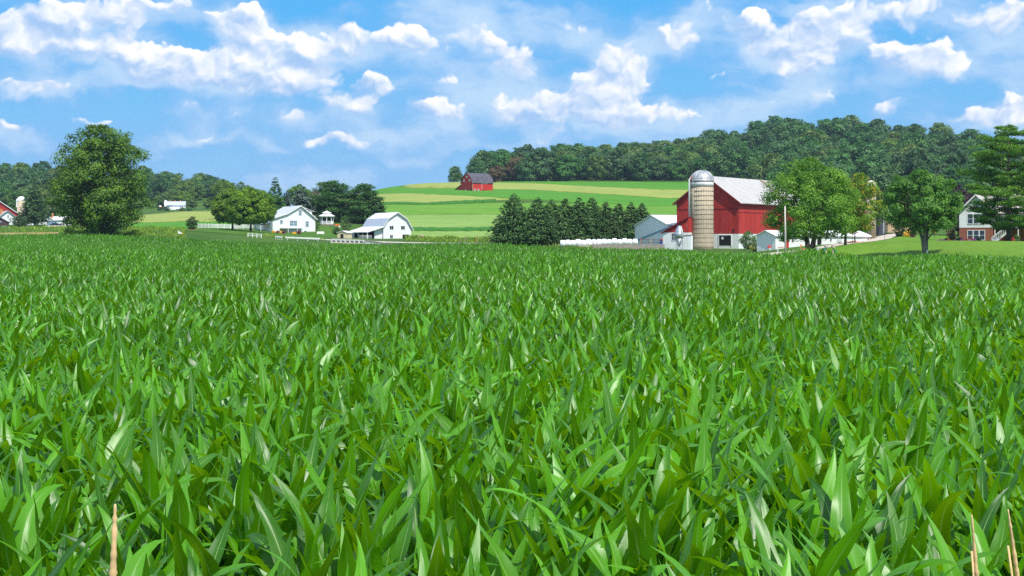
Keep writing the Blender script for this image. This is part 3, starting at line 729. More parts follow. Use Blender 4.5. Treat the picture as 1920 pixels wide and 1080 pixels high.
def trunk_mb(seed, h, rad, limbs, reach, top, stems=1, lean=.0):
    """tapered trunk, limbs that fork into the crown"""
    r = random.Random(seed); mb = MB()
    def limb(p, d, L, ra, depth):
        pts = [p]; rs = [ra]; d = Vector(d)
        for k in range(4):
            d = (d + Vector((r.uniform(-.22, .22), r.uniform(-.22, .22), r.uniform(-.05, .22)))).normalized()
            pts.append(pts[-1] + d * L / 4); rs.append(ra * (1 - .19 * (k + 1)))
        mb.tube(pts, rs, 7 if depth == 0 else 5)
        if depth < 1:
            for q in range(3):
                s = pts[2 + q % 3]; dd = (d + Vector((r.uniform(-.9, .9), r.uniform(-.9, .9), r.uniform(0, .5)))).normalized()
                limb(s, dd, L * .6, ra * .45, depth + 1)
    for s in range(stems):
        a = 6.28 * s / stems + r.uniform(0, 1); off = (.0 if stems == 1 else rad * .5)
        p0 = Vector((off * math.cos(a), off * math.sin(a), -.25)); sl = lean if stems == 1 else .28
        pts = [p0, p0 + Vector((0, 0, .3))]; rs = [rad * 1.45, rad * 1.12]
        for k in range(1, 6):
            z = .05 + (top - .05) * k / 5
            pts.append(Vector((p0.x + sl * math.cos(a) * z * (k / 5) ** .5 + r.uniform(-.05, .05) * z * .3, p0.y + sl * math.sin(a) * z * (k / 5) ** .5, z)))
            rs.append(rad * (1 - .15 * k))
        mb.tube(pts, rs, 10)
        for k in range(limbs):
            f = r.uniform(.25, 1.0); i = h + (top - h) * f; q = min(5, max(2, 1 + int(5 * i / top)))
            aa = r.uniform(0, 6.28)
            limb(pts[q], (math.cos(aa), math.sin(aa), r.uniform(.35, 1.0)), reach * r.uniform(.6, 1.0), rad * r.uniform(.28, .45), 0)
    return mb

DOME = [(0,.55),(.10,.85),(.28,1.0),(.5,.97),(.7,.82),(.86,.56),(.96,.28),(1,.12)]
ROUND = [(0,.30),(.12,.72),(.3,.95),(.5,1.0),(.7,.90),(.86,.62),(.96,.30),(1,.10)]
OVAL = [(0,.45),(.12,.80),(.3,1.0),(.5,.94),(.7,.78),(.85,.58),(.95,.36),(1,.15)]
def tree(name, px, d, H, R, z0, m, label, cat='tree', group=None, prof=DOME, nclump=120, nleaf=9000, leaf=.4, cr=None, trunk=(2.0, .3, 6), seed=1, stems=1,
         bark='bark', dz=0.0, off=(0, 0), **k):
    o = empty(name, G(px, d, dz), 0, label, cat, group)
    V, Q, T = crown(seed, z0, H, R, prof, nclump, nleaf, leaf, cr or R * .2, **k)
    V = V + np.array([off[0], off[1], 0])
    np_mesh('crown', V, Q, M[m], o, tone=T)
    trunk_mb(seed, trunk[0], trunk[1], trunk[2], R * .75, z0 + (H - z0) * .72, stems).build('trunk', M[bark], o, smooth=True)
    return o

def spruce_data(seed, H, R, m, levels=34, per=8, leaf=.5, power=.85, droop=.25, z0=.3, dens=15, rag=.22):
    """whorls of drooping boughs hung with sprays"""
    r = np.random.default_rng(seed); P, Nn, T, S, tone = [], [], [], [], []
    for k in range(levels):
        t = (k + r.uniform(-.3, .3)) / levels; t = min(max(t, 0), .995)
        z = z0 + (H - z0) * t; L0 = R * max(.05, (1 - t) ** power) * (1 if t > .06 else .88)
        for b in range(max(3, int(per * (1 - .45 * t)))):
            a = r.uniform(0, 6.283); L = L0 * (1 - rag + 1.6 * rag * r.random()); bt = r.normal(0, .15)
            n = max(4, int(dens * L / R + 3)); s = (.12 + .9 * np.sqrt(r.random(n)))
            dirv = np.array([math.cos(a), math.sin(a), 0]); side = np.array([-math.sin(a), math.cos(a), 0])
            up = .25 - droop * 1.6
            p = dirv * (L * s)[:, None] + side * (r.normal(0, .16, n) * L * s * .8)[:, None]
            p[:, 2] = z + L * (up * s + .28 * s ** 3) + r.normal(0, .06, n) * L
            P.append(p); Nn.append(np.array([0, 0, 1.0]) + r.normal(0, .45, (n, 3)) + dirv * .25)
            T.append(dirv + side * r.normal(0, .7, n)[:, None] + np.array([0, 0, -.35]) + r.normal(0, .2, (n, 3)))
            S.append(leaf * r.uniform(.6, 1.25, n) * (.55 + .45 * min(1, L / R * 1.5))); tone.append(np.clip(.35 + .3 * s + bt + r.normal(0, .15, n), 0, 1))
    P = np.concatenate(P); V, Q = leaf_quads(r, P, np.concatenate(Nn), np.concatenate(S), .42, np.concatenate(T))
    return V, Q, np.repeat(np.concatenate(tone), 4)
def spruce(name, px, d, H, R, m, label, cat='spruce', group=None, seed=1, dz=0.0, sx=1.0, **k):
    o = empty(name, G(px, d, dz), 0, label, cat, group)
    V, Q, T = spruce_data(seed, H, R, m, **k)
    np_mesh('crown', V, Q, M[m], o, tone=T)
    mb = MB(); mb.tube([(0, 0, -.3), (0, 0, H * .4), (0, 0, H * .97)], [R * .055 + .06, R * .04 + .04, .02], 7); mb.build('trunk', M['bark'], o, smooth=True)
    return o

def pine(name, px, d, H, R, m, label, seed=1, levels=11, z0=2.0, leaf=.42, nleaf=14000, per=5, prof=((0,.85),(.25,1),(.6,.8),(.85,.5),(1,.18)), cat='pine', tr=.35, dz=0, flat=.30, csz=.26, rough=.25):
    """white pine: open tiers of level boughs ending in flat tufted plates"""
    r = np.random.default_rng(seed); o = empty(name, G(px, d, dz), 0, label, cat); pt, pv = np.array(prof, float).T
    mb = MB(); mb.tube([(0,0,-.3),(.05,0,H*.25),(-.05,.05,H*.55),(0,0,H*.97)], [tr*1.25, tr, tr*.65, .04], 9)
    C, S, bt = [], [], []
    for k in range(levels):
        t = (k + r.uniform(-.15, .15)) / (levels - 1); t = min(max(t, 0), 1); z = z0 + (H - z0) * t * .97; L0 = R * np.interp(t, pt, pv)
        nb = max(3, int(per + 2 - 2 * t)); a0 = r.uniform(0, 6.28)
        for b in range(nb):
            a = a0 + 6.283 * b / nb + r.normal(0, .25); L = L0 * r.uniform(1 - 1.6 * rough, 1.12); rise = r.uniform(-.06, .22) + .25 * t
            e = np.array([math.cos(a) * L, math.sin(a) * L, z + rise * L])
            s = np.array([0, 0, z - .1 * L])
            mb.tube([s, s * .5 + e * .5 + [0, 0, -.04 * L], e], [tr * .26 * (1 - .6 * t), tr * .16 * (1 - .6 * t), .015], 5)
            tone = r.normal(0, .12)
            for q in range(int(4 + 5 * L / R)):
                f = r.uniform(.30, 1.04) ** .8
                c = s * (1 - f) + e * f + np.array([-math.sin(a), math.cos(a), 0]) * r.normal(0, .22) * L * f
                C.append(c + np.array([0, 0, r.uniform(0, .18)])); S.append(R * csz * r.uniform(.55, 1.1) * (.5 + .5 * L / R)); bt.append(tone)
    C = np.array(C); S = np.array(S); bt = np.array(bt); w = S ** 2
    idx = r.choice(len(C), size=nleaf, p=w / w.sum()); D = unit(r.normal(size=(nleaf, 3)))
    P = C[idx] + D * (S[idx] * r.random(nleaf) ** .5)[:, None] * np.array([1, 1, flat])
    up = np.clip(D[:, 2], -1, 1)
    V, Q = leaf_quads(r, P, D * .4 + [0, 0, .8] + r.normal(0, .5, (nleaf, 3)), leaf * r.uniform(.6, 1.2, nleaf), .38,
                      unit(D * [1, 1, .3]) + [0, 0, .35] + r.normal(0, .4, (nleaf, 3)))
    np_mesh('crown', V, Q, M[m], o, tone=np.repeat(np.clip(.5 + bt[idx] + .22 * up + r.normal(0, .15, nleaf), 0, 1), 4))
    mb.build('trunk', M['bark'], o, smooth=True)
    return o

def shrub(name, px, d, W, H, m, label, cat='shrub', group=None, seed=1, nleaf=900, leaf=.16, prof=ROUND, dz=0, cr=None, **k):
    o = empty(name, G(px, d, dz), 0, label, cat, group)
    V, Q, T = crown(seed, .02, H, W / 2, prof, 40, nleaf, leaf, cr or W * .13, hollow=.3, fill=.2, **k)
    np_mesh('foliage', V, Q, M[m], o, tone=T)
    mb = MB(); r = random.Random(seed)
    for q in range(4):
        a = 6.28 * q / 4; mb.tube([(0, 0, -.1), (W * .1 * math.cos(a), W * .1 * math.sin(a), H * .3), (W * .2 * math.cos(a), W * .2 * math.sin(a), H * .6)], [.05, .04, .02], 5)
    mb.build('stem', M['bark'], o)
    return o

P_ = lambda n, d: n * d / F      # photo pixels to metres at a distance
HT = lambda px, d, top: zpy(top, d) - G(px, d).z
# --- single trees
tree('broadleaf_tree', 186, 312, 24.4, 9.5, .7, 'lf_big', 'tall dark olive broadleaf tree standing alone at the far edge of the corn', nleaf=52000, leaf=.50, nclump=250, cr=1.75,
     prof=[(0,.42),(.1,.70),(.25,1.0),(.42,1.0),(.60,.88),(.77,.78),(.9,.62),(1,.28)], trunk=(2.5, .55, 9), seed=42, lobes=.18, hollow=.42, fill=.09)
tree('round_tree', 436, 381, HT(436,381,354), 5.0, 2.2, 'lf_round', 'bright rounded tree with a clipped crown beside the white rail fence', group='pair of rounded trees by the white house', nleaf=26000, leaf=.42, nclump=260, cr=.8,
     prof=DOME, trunk=(1.6, .28, 6), seed=5, lobes=.02, hollow=.84, fill=.18)
tree('round_tree', 470, 371, HT(470,371,352), 6.2, 2.2, 'lf_round', 'bright rounded tree with a clipped crown close to the white house wall', group='pair of rounded trees by the white house', nleaf=32000, leaf=.42, nclump=300, cr=.85,
     prof=DOME, trunk=(1.6, .30, 6), seed=6, lobes=.02, hollow=.84, fill=.18)
tree('maple_tree', 1519, 210, HT(1519,210,296), 7.1, 2.9, 'lf_maple', 'large fresh green maple in front of the red barn and the long white shed', nleaf=34000, leaf=.30, nclump=260, cr=1.05,
     prof=[(0,.66),(.10,.90),(.28,1.0),(.5,.95),(.7,.80),(.86,.54),(.96,.28),(1,.12)], trunk=(1.0, .42, 5), seed=14, stems=2, lobes=.10, hollow=.5, fill=.10)
tree('yellowing_tree', 1585, 221, 11.4, 4.3, 2.4, 'lf_yellow', 'thin yellowing tree between the large maple and the distant silo', nleaf=11000, leaf=.30, nclump=130, cr=.75, prof=OVAL,
     trunk=(1.6, .22, 6), seed=8, lobes=.22, hollow=.35, off=(2.3, 0))
tree('red_leaved_tree', 1603, 240, 6.2, 2.3, 1.5, 'lf_red', 'small red leaved tree hidden behind the yellowing tree', nleaf=3000, leaf=.26, nclump=50, cr=.5, prof=ROUND, trunk=(1, .12, 4), seed=9)
tree('spreading_tree', 1735, 182, 10.9, 4.9, 3.1, 'lf_maple2', 'dark green spreading tree with forked grey trunk on the lawn', nleaf=27000, leaf=.28, nclump=170, cr=.8,
     prof=[(0,.42),(.12,.78),(.3,1.0),(.5,.98),(.68,.86),(.84,.62),(.94,.38),(1,.16)], trunk=(1.2, .25, 6), seed=23, stems=3, bark='bark_lt', lobes=.22, hollow=.34, fill=.06, off=(-.6, 0))
tree('purple_tree', 1797, 262, 9.4, 2.7, 1.0, 'lf_purple', 'dark purple leaved tree at the corner of the brick house', nleaf=7000, leaf=.28, nclump=80, cr=.7, prof=ROUND, trunk=(1, .16, 4), seed=31)
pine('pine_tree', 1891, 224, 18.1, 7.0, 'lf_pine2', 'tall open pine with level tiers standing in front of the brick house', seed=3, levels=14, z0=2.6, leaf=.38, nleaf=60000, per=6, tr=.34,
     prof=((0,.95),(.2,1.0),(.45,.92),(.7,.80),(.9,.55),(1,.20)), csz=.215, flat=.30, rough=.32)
pine('pine_tree', 622, 452, HT(622,452,343), 6.9, 'lf_pine', 'dark green pine behind the white gazebo', seed=4, levels=10, z0=.8, leaf=.7, nleaf=24000, csz=.36, prof=((0,.95),(.3,1),(.6,.88),(.85,.62),(1,.30)), flat=.38)
pine('pine_tree', 682, 450, HT(682,450,349), 6.8, 'lf_pine', 'dark green pine rising behind the gambrel roofed white barn', seed=9, levels=10, z0=.8, leaf=.7, nleaf=24000, csz=.36, prof=((0,.95),(.3,1),(.6,.88),(.85,.62),(1,.30)), flat=.38)
spruce('spruce_tree', 516, 430, HT(516,430,331), 3.8, 'lf_pine', 'pointed conifer rising behind the white house roof', 'conifer', seed=11, levels=30, per=12, leaf=1.0, power=.62, dens=20)
spruce('spruce_tree', 538, 440, HT(538,440,357), 2.9, 'lf_blue', 'small blue grey conifer beside the pointed conifer', 'conifer', seed=12, levels=24, per=12, leaf=1.0, power=.6, dens=20)
spruce('spruce_tree', 566, 446, HT(566,446,352), 4.8, 'lf_blue', 'broad blue grey conifer above the white house gable', 'conifer', seed=13, levels=26, per=13, leaf=1.1, power=.5, dens=22)
tree('broadleaf_tree', 592, 462, HT(592,462,357), 3.8, .8, 'lf_brown', 'brownish thin tree between the blue grey conifer and the pine', nleaf=3500, leaf=.5, nclump=60, cr=.9, prof=OVAL, trunk=(2, .2, 4), seed=21)
tree('broadleaf_tree', 562, 520, HT(562,520,346), 4.6, 3, 'lf_light', 'pale green tree peeping over the blue grey conifers', nleaf=4500, leaf=.55, nclump=70, cr=1.0, prof=ROUND, trunk=(2, .25, 5), seed=22)
spruce('spruce_tree', 704, 436, HT(704,436,368), 3.6, 'lf_spruce', 'short dark conifer at the barn side of the pines', 'conifer', seed=15, levels=24, per=13, leaf=1.0, power=.5, dens=22)
spruce('spruce_tree', 65, 542, HT(65,542,344), 6.2, 'lf_spruce', 'large dark spruce hiding the far farm silo', seed=16, levels=36, per=14, leaf=1.0, power=.70, z0=1.4, dens=24)
tree('broadleaf_tree', 418, 640, HT(418,640,336), 6, 5, 'lf_light', 'loose light green tree showing above the rounded trees', nleaf=5200, leaf=.6, nclump=70, cr=1.4, prof=ROUND, trunk=(3, .3, 5), seed=24)
tree('broadleaf_tree', 452, 650, HT(452,650,341), 5.4, 5, 'lf_light', 'second light green treetop above the rounded trees, nearer the white house', nleaf=4500, leaf=.6, nclump=60, cr=1.3, prof=ROUND, trunk=(3, .3, 5), seed=25)
for i, (px, d, top, Rp, lab) in enumerate(((336, 985, 325, 20, 'big light green tree behind the far white barn'), (306, 915, 362, 15, 'yellowish tree left of the far white barn, behind its silo'),
        (322, 930, 355, 16, 'yellowish tree over the ridge of the far white barn'), (346, 925, 358, 15, 'yellowish tree at the right gable of the far white barn'),
        (361, 905, 371, 8, 'small yellowish tree on the slope right of the far white barn'), (389, 900, 372, 8, 'small lone tree on the slope between the far white barn and the rounded trees'))):
    g = G(px, d); H = zpy(top, d) - g.z
    tree('broadleaf_tree', px, d, H, P_(Rp, d), H * .12, 'lf_light', lab, nleaf=3600, leaf=.85, nclump=60, cr=P_(Rp, d) * .24, prof=ROUND, trunk=(2, .3, 4), seed=40 + i)
# --- the row of spruces
row = [(963,294,362,40),(1008,298,369,28),(1034,303,373,25),(1060,306,371,25),(1086,310,369,24),(1110,314,369,25),(1136,318,377,23),(1160,323,380,22),(1183,328,378,21),(1204,333,379,19)]
ords = ['leftmost and broadest', 'second from the left', 'third from the left', 'fourth from the left', 'fifth from the left', 'fifth from the right', 'fourth from the right', 'third from the right', 'second from the right', 'rightmost, beside the pole barn']
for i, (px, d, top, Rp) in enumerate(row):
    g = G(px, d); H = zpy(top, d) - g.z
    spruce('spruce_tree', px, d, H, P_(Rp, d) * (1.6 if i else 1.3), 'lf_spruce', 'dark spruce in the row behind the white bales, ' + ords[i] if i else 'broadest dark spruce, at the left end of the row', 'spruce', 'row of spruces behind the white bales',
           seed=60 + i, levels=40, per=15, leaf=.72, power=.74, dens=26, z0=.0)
# --- wooded hills: trees as individuals that share a few crowns
FP = [(0,.55),(.15,.86),(.4,1),(.62,.96),(.82,.76),(.93,.54),(1,.30)]
forest_kinds = []
for k, (m, nl, prof) in enumerate((('lf_forest', 3600, ROUND), ('lf_forest', 3600, DOME), ('lf_forest', 3600, OVAL), ('lf_olive', 3400, ROUND), ('lf_olive', 3400, OVAL), ('lf_brown', 2600, ROUND))):
    V, Q, T = crown(200 + k, .6, 18.0, 8.1, FP, 52, nl, 1.35, 2.5, lobes=.16, hollow=.50, fill=.14)
    cm = np_mesh_data('crown', V, Q, M[m], tone=T)
    o = trunk_mb(200 + k, 4, .32, 4, 4.5, 14).build('trunk', M['bark'], smooth=True); tm = o.data; bpy.data.objects.remove(o)
    forest_kinds.append((cm, tm))
FL = ['dark green round crowned tree in the wood on the hill', 'dark green dome crowned tree in the wood on the hill', 'dark green tall crowned tree in the wood on the hill',
      'olive green round crowned tree in the wood on the hill', 'olive green tall crowned tree in the wood on the hill', 'brownish tree in the wood on the hill']
def forest_tree(x, y, k, s, sz, label, group, rot):
    t = empty('woodland_tree', (x, y, tz1(x, y) - .3), rot, label, 'tree', group); t.scale = (s, s, s * sz)
    for nm, me in (('crown', forest_kinds[k][0]), ('trunk', forest_kinds[k][1])):
        c = bpy.data.objects.new(nm, me); COL.objects.link(c); c.parent = t
fr = np.random.default_rng(77); placed = []
def scatter(region, n, sep, label_sfx, group, smin, smax, dens=None):
    k = 0; tries = 0
    while k < n and tries < n * 60:
        tries += 1
        px, d = region(fr)
        x = X(px, d)
        if any((x - a) ** 2 + (d - b) ** 2 < sep * sep for a, b in placed): continue
        placed.append((x, d)); kind = int(fr.choice(6, p=[.295, .265, .205, .13, .105, 0]))
        forest_tree(x, d, kind, fr.uniform(smin, smax), fr.uniform(.9, 1.12), FL[kind].replace('in the wood on the hill', label_sfx), group, fr.uniform(0, 6.28)); k += 1
# named trees at the wood's edge
for px, d, k, s, sz, lab in ((853, 868, 0, .52, 1.1, 'small bright tree at the left end of the hill wood, behind the far red barn'), (968, 866, 5, .80, 1.05, 'brown leaved tree at the field edge of the hill wood'),
                             (932, 862, 5, .62, .9, 'low brownish tree beside the far red barn roof'), (905, 876, 2, .95, 1.15, 'tall dark tree standing over the far red barn')):
    x = X(px, d); placed.append((x, d)); forest_tree(x, d, k, s, sz, lab, 'trees of the wooded hill', .3 * px)
scatter(lambda r: (r.uniform(893, 1330), r.uniform(858, 872)), 34, 9.5, 'at the field edge of the hill wood', 'trees of the wooded hill', .72, 1.05)
scatter(lambda r: (r.uniform(905, 1330), r.uniform(880, 985)), 60, 11.5, 'inside the hill wood', 'trees of the wooded hill', .85, 1.15)
scatter(lambda r: (lambda p: (p, r.uniform(np.interp(p, [1290, 1400, 1500, 1960], [850, 800, 640, 560]), 1085)))(r.uniform(1300, 1985)), 150, 13.2, 'on the steep wooded hill', 'trees of the wooded hill', .85, 1.25)
scatter(lambda r: (r.uniform(-60, 130), r.uniform(880, 1120)), 34, 11.5, 'in the wood beyond the far red farm', 'trees of the far hill', .66, .95)
scatter(lambda r: (r.uniform(240, 425), r.uniform(955, 1110)), 40, 10.5, 'in the wood above the far white barn', 'trees of the far hill', .64, .92)
scatter(lambda r: (r.uniform(-60, 105), r.uniform(690, 760)), 8, 14.0, 'behind the far red farm', 'trees of the far hill', .6, .85)
# --- shrubs
shrub('round_shrub', 360, 356, P_(23, 356), P_(25, 356), 'lf_dark', 'dark clipped round shrub on a mulch ring at the end of the white fence', seed=2, nleaf=2600, leaf=.2, lobes=.05)
shrub('shrub', 35, 528, P_(34, 528), P_(20, 528), 'lf_dark', 'dark spreading shrub in front of the far white gabled house', seed=3, nleaf=1500, leaf=.4)
shrub('shrub', 591, 402, P_(17, 402), P_(24, 402), 'lf_shrub', 'upright green shrub at the right corner of the white house', seed=4, nleaf=1200, leaf=.25)
shrub('shrub', 649, 408, P_(27, 408), P_(25, 408), 'lf_shrub', 'airy shrub between the gazebo and the gambrel barn', seed=5, nleaf=1300, leaf=.25)
shrub('shrub', 631, 392, P_(19, 392), P_(12, 392), 'lf_dark', 'low dark shrub in front of the airy shrub', seed=6, nleaf=800, leaf=.25)
shrub('shrub', 1404, 268, P_(38, 268), P_(34, 268), 'lf_shrub', 'large leafy bush against the white base of the red barn', seed=7, nleaf=3000, leaf=.2)
shrub('shrub', 1416, 247, P_(20, 247), P_(14, 247), 'lf_yshrub', 'low yellowish shrub beside the large leafy bush', seed=8, nleaf=1200, leaf=.15)
shrub('shrub', 1688, 262, P_(26, 262), P_(25, 262), 'lf_dark', 'dark shrub beside the curved driveway', seed=9, nleaf=1800, leaf=.2)
shrub('shrub', 1701, 258, P_(14, 258), P_(12, 258), 'fl_yellow', 'yellow flowering shrub next to the dark driveway shrub', seed=10, nleaf=700, leaf=.16)
shrub('shrub', 1711, 256, P_(14, 256), P_(9, 256), 'fl_plum', 'low plum coloured shrub right of the yellow flowering shrub', seed=11, nleaf=600, leaf=.16)
shrub('weeping_shrub', 1784, 248, P_(22, 248), P_(22, 248), 'lf_brown', 'rusty weeping shrub at the left end of the brick house', seed=12, nleaf=1300, leaf=.18)
shrub('clipped_shrub', 1798, 236, P_(14, 236), P_(11, 236), 'lf_blue', 'clipped round blue green shrub left of the pink flower bed', seed=13, nleaf=900, leaf=.13, lobes=.03)
shrub('clipped_shrub', 1835, 236, P_(13, 236), P_(11, 236), 'lf_blue', 'clipped round blue green shrub beside the white stairs', seed=14, nleaf=900, leaf=.13, lobes=.03)
shrub('shrub', 1775, 240, P_(10, 240), P_(8, 240), 'lf_dark', 'low dark bush behind the pink flowers', seed=15, nleaf=500, leaf=.14)
shrub('shrub', 1906, 232, P_(16, 232), P_(16, 232), 'lf_shrub', 'leafy bush by the porch post of the brick house', seed=16, nleaf=900, leaf=.16)
for i, (px, d, w, h, m, lab) in enumerate(((513, 386, 7, 4, 'fl_yellow', 'low yellow flower clump at the left front corner of the white house'), (521, 385, 7, 5, 'fl_plum', 'plum coloured flower clump between two yellow ones'),
        (526, 384, 5, 4, 'fl_yellow', 'yellow flower clump left of the basement door'), (532, 383, 8, 5, 'fl_plum', 'plum coloured clump beside the basement door'),
        (552, 383, 8, 4, 'fl_yellow', 'yellow flower clump right of the basement door'), (561, 384, 7, 7, 'fl_plum', 'taller plum coloured bush under the house windows'),
        (300, 884, 9, 6, 'lf_dark', 'dark bush at the left end of the far white barn'), (312, 880, 14, 8, 'lf_dark', 'dark bush in front of the far white silo'), (342, 876, 12, 6, 'lf_light', 'light bush at the right end of the far white barn'),
        (356, 880, 16, 6, 'lf_forest', 'low bushes on the slope beside the far white barn'))):
    shrub('flower_clump' if i < 6 else 'bush', px, d, P_(w, d), P_(h, d), m, lab, 'flowers' if i < 6 else 'bush', seed=70 + i, nleaf=450, leaf=.2 if i < 6 else .6)
def bed(px0, px1, d, h, m, label, n=900, leaf=.13, seed=1):
    r = np.random.default_rng(seed); x0, x1 = X(px0, d), X(px1, d); P = np.stack([r.uniform(x0, x1, n), d + r.uniform(-.7, .7, n), np.zeros(n)], -1)
    P[:, 2] = tz(P[:, 0], P[:, 1]) + h * r.random(n) * (.6 + .4 * np.sin(P[:, 0] * 2.3 + seed))
    V, Q = leaf_quads(r, P, r.normal(0, .5, (n, 3)) + [0, -.3, .9], leaf * r.uniform(.7, 1.3, n), .8)
    c = V.mean(0); c[2] = 0
    return tag(np_mesh('flower_bed', V - c, Q, M[m], loc=tuple(c), tone=np.repeat(r.random(n), 4)), label, 'flower bed')
bed(1747, 1794, 236, .5, 'fl_pink', 'long bed of pink flowers at the left of the brick house', 1800, seed=1)
bed(1803, 1829, 234, .75, 'fl_pink', 'taller bed of magenta flowers under the brick house windows', 1400, seed=2)
bed(1806, 1828, 235.5, 1.0, 'fl_red', 'red flowers standing over the magenta bed', 500, seed=3)
bed(1776, 1796, 239, .95, 'fl_red', 'scattered red flowers behind the long pink bed', 160, seed=4)
bed(1491, 1513, 232.5, .35, 'fl_red', 'red flowers along the white shed left of the maple trunk', 500, seed=5)
bed(1574, 1618, 243, .35, 'fl_red', 'red flowers along the right end of the white shed', 600, seed=6)
# weeds along the field edge and the road
def weeds(rows, n, hmin, hmax, seed):
    r = np.random.default_rng(seed); ps = np.array([q[0] for q in rows]); px = r.uniform(ps[0], ps[-1], n)
    dn = np.interp(px, ps, [q[1] for q in rows]); df = np.interp(px, ps, [q[2] for q in rows]); d = dn + (df - dn) * r.random(n)
    x = X(px, d); z = tz(x, d); h = r.uniform(hmin, hmax, n) * (.55 + .45 * np.sin(x * .9 + d * .5) * np.sin(x * .37 + 1))
    t = np.stack([r.normal(0, .4, n), r.normal(0, .4, n), np.ones(n)], -1)
    return leaf_quads(r, np.stack([x, d, z + h * .45], -1), r.normal(size=(n, 3)) * [1, 1, .2], h, .30, t), r
wv, wq, wt_, b = [], [], [], 0
for rows, n, a, c_, s in ((((760,333,362),(800,330,362),(880,322,360),(930,318,340)), 5000, .5, 1.6, 1), (((230,322,372),(300,320,372),(350,318,352)), 5000, .3, 1.1, 2), (((-20,330,420),(110,330,420),(200,325,360)), 4500, .4, 1.1, 3),
                        (((120,314,322),(190,314,322),(270,314,320)), 1800, .6, 2.0, 4), (((460,336,344),(560,334,342),(610,332,336)), 900, .4, 1.0, 5), (((930,300,322),(1050,286,300),(1190,284,300)), 1500, .3, .8, 6)):
    (V, Q), r = weeds(rows, n, a, c_, s); wv.append(V); wq.append(Q + b); b += len(V); wt_.append(np.repeat(r.random(n), 4))
tag(np_mesh('roadside_weeds', np.concatenate(wv), np.concatenate(wq), M['weeds'], tone=np.concatenate(wt_)), 'rough yellowish weeds along the far edge of the corn field', 'weeds', kind='stuff')
# dry grass stems sticking up at the very front
for px, d, top, lean, lab in ((216, 3.6, 945, .02, 'thick tan grass seed head at the front left of the corn'), (1822, 3.9, 965, -.05, 'thin tan grass stem at the front right, left of its twin'), (1890, 3.9, 955, -.09, 'thin tan grass stem at the front right, nearest the picture edge')):
    x = X(px, d); zt = zpy(top, d); t = empty('grass_stem', (x, d, 0), 0, lab, 'grass stem')
    mb = MB(); mb.tube([(-lean * 4, 0, 0), (-lean * 1.2, 0, zt * .6), (0, 0, zt - .1)], [.004, .0035, .003], 6); mb.build('stem', M['hay'], t, smooth=True)
    r = np.random.default_rng(px); L = .34; w = (.0088 if px < 900 else .0052)
    mb = MB(); s = np.linspace(0, 1, 40); wob = 1 + .16 * r.normal(size=40)
    mb.tube([(lean * (q - 1) * L * 1.6, 0, zt - L + q * L) for q in s], [max(.0012, w * g * math.sin(math.pi * min(.97, .05 + q * .92)) ** .5) for q, g in zip(s, wob)], 9)
    for k in range(0):
        q = r.random(); an = r.uniform(0, 6.28); c = Vector((lean * (q - 1) * L * 1.6, 0, zt - L + q * L)); ww = w * math.sin(math.pi * min(.97, .05 + q * .92)) ** .5
        mb.tube([c + Vector((math.cos(an), math.sin(an), 0)) * ww * .8, c + Vector((math.cos(an) * ww * 1.35, math.sin(an) * ww * 1.35, .016))], [.0016, .0003], 4)
    mb.build('seed_head', M['hay'], t, smooth=True)
# ------------------------------------------------------------------ buildings and small things
def Rz(a): return Matrix.Rotation(a, 4, 'Z')
def Tr(x, y, z): return Matrix.Translation((x, y, z))
def building(name, px, d, deg, lx, ly, label, cat, group=None, py=None):
    """an Empty turned by deg (negative: its -y gable looks left) whose local point (lx, ly) stands at column px, distance d"""
    a = R_(deg); x = X(px, d); ox = lx * math.cos(a) - ly * math.sin(a); oy = lx * math.sin(a) + ly * math.cos(a)
    z = tz1(x, d) if py is None else zpy(py, d)
    return empty(name, (x - ox, d - oy, z), a, label, cat, group)
def gable_prof(W, e, r, pk=0.0, base=0.0):
    return [(-W/2, base), (W/2, base), (W/2, e), (pk, r), (-W/2, e)]
def face(side, W, L):
    """matrix of a wall: origin on the wall at ground level, -y outward"""
    return {'front': Tr(0, -L/2, 0), 'right': Tr(W/2, 0, 0) @ Rz(R_(90)), 'left': Tr(-W/2, 0, 0) @ Rz(R_(-90))}[side]
def window(parent, Mf, x, z, w, h, fm='white', gm='glass', bars=(1, 1), t=.09, label=None):
    mb = MB(Mf @ Tr(x, 0, z)); p = .05
    mb.box(-w/2-t, -w/2, -p, .02, -h/2-t, h/2+t); mb.box(w/2, w/2+t, -p, .02, -h/2-t, h/2+t)
    mb.box(-w/2, w/2, -p, .02, h/2, h/2+t); mb.box(-w/2, w/2, -p-.03, .02, -h/2-t, -h/2)
    for k in range(bars[0]):
        x0 = -w/2 + w * (k + 1) / (bars[0] + 1); mb.box(x0-.025, x0+.025, -.045, .015, -h/2, h/2)
    for k in range(bars[1]):
        z0 = -h/2 + h * (k + 1) / (bars[1] + 1); mb.box(-w/2, w/2, -.040, .012, z0-.025, z0+.025)
    o = mb.build('window', M[fm], parent)
    if label: o['label'] = label
    g = MB(Mf @ Tr(x, 0, z)); g.box(-w/2, w/2, -.022, .01, -h/2, h/2); g.build('pane', M[gm], o)
    return o
def panel(name, parent, Mf, x0, x1, z0, z1, m, y=-.03, label=None):
    mb = MB(Mf); mb.box(x0, x1, y, .02, z0, z1); o = mb.build(name, M[m], parent)
    if label: o['label'] = label
    return o
def roof(parent, prof, t, y0, y1, m, name='roof', label=None):
    o = MB().slab(prof, t, y0, y1).build(name, M[m], parent)
    if label: o['label'] = label
    return o
def trims(parent, W, L, h, m='white', w=.14):
    mb = MB()
    for sx in (-1, 1):
        for sy in (-1, 1): mb.box(sx*W/2 - (w if sx > 0 else .02), sx*W/2 + (.02 if sx > 0 else w), sy*L/2 - (w if sy > 0 else .02), sy*L/2 + (.02 if sy > 0 else w), 0, h)
    return mb.build('corner_board', M[m], parent)

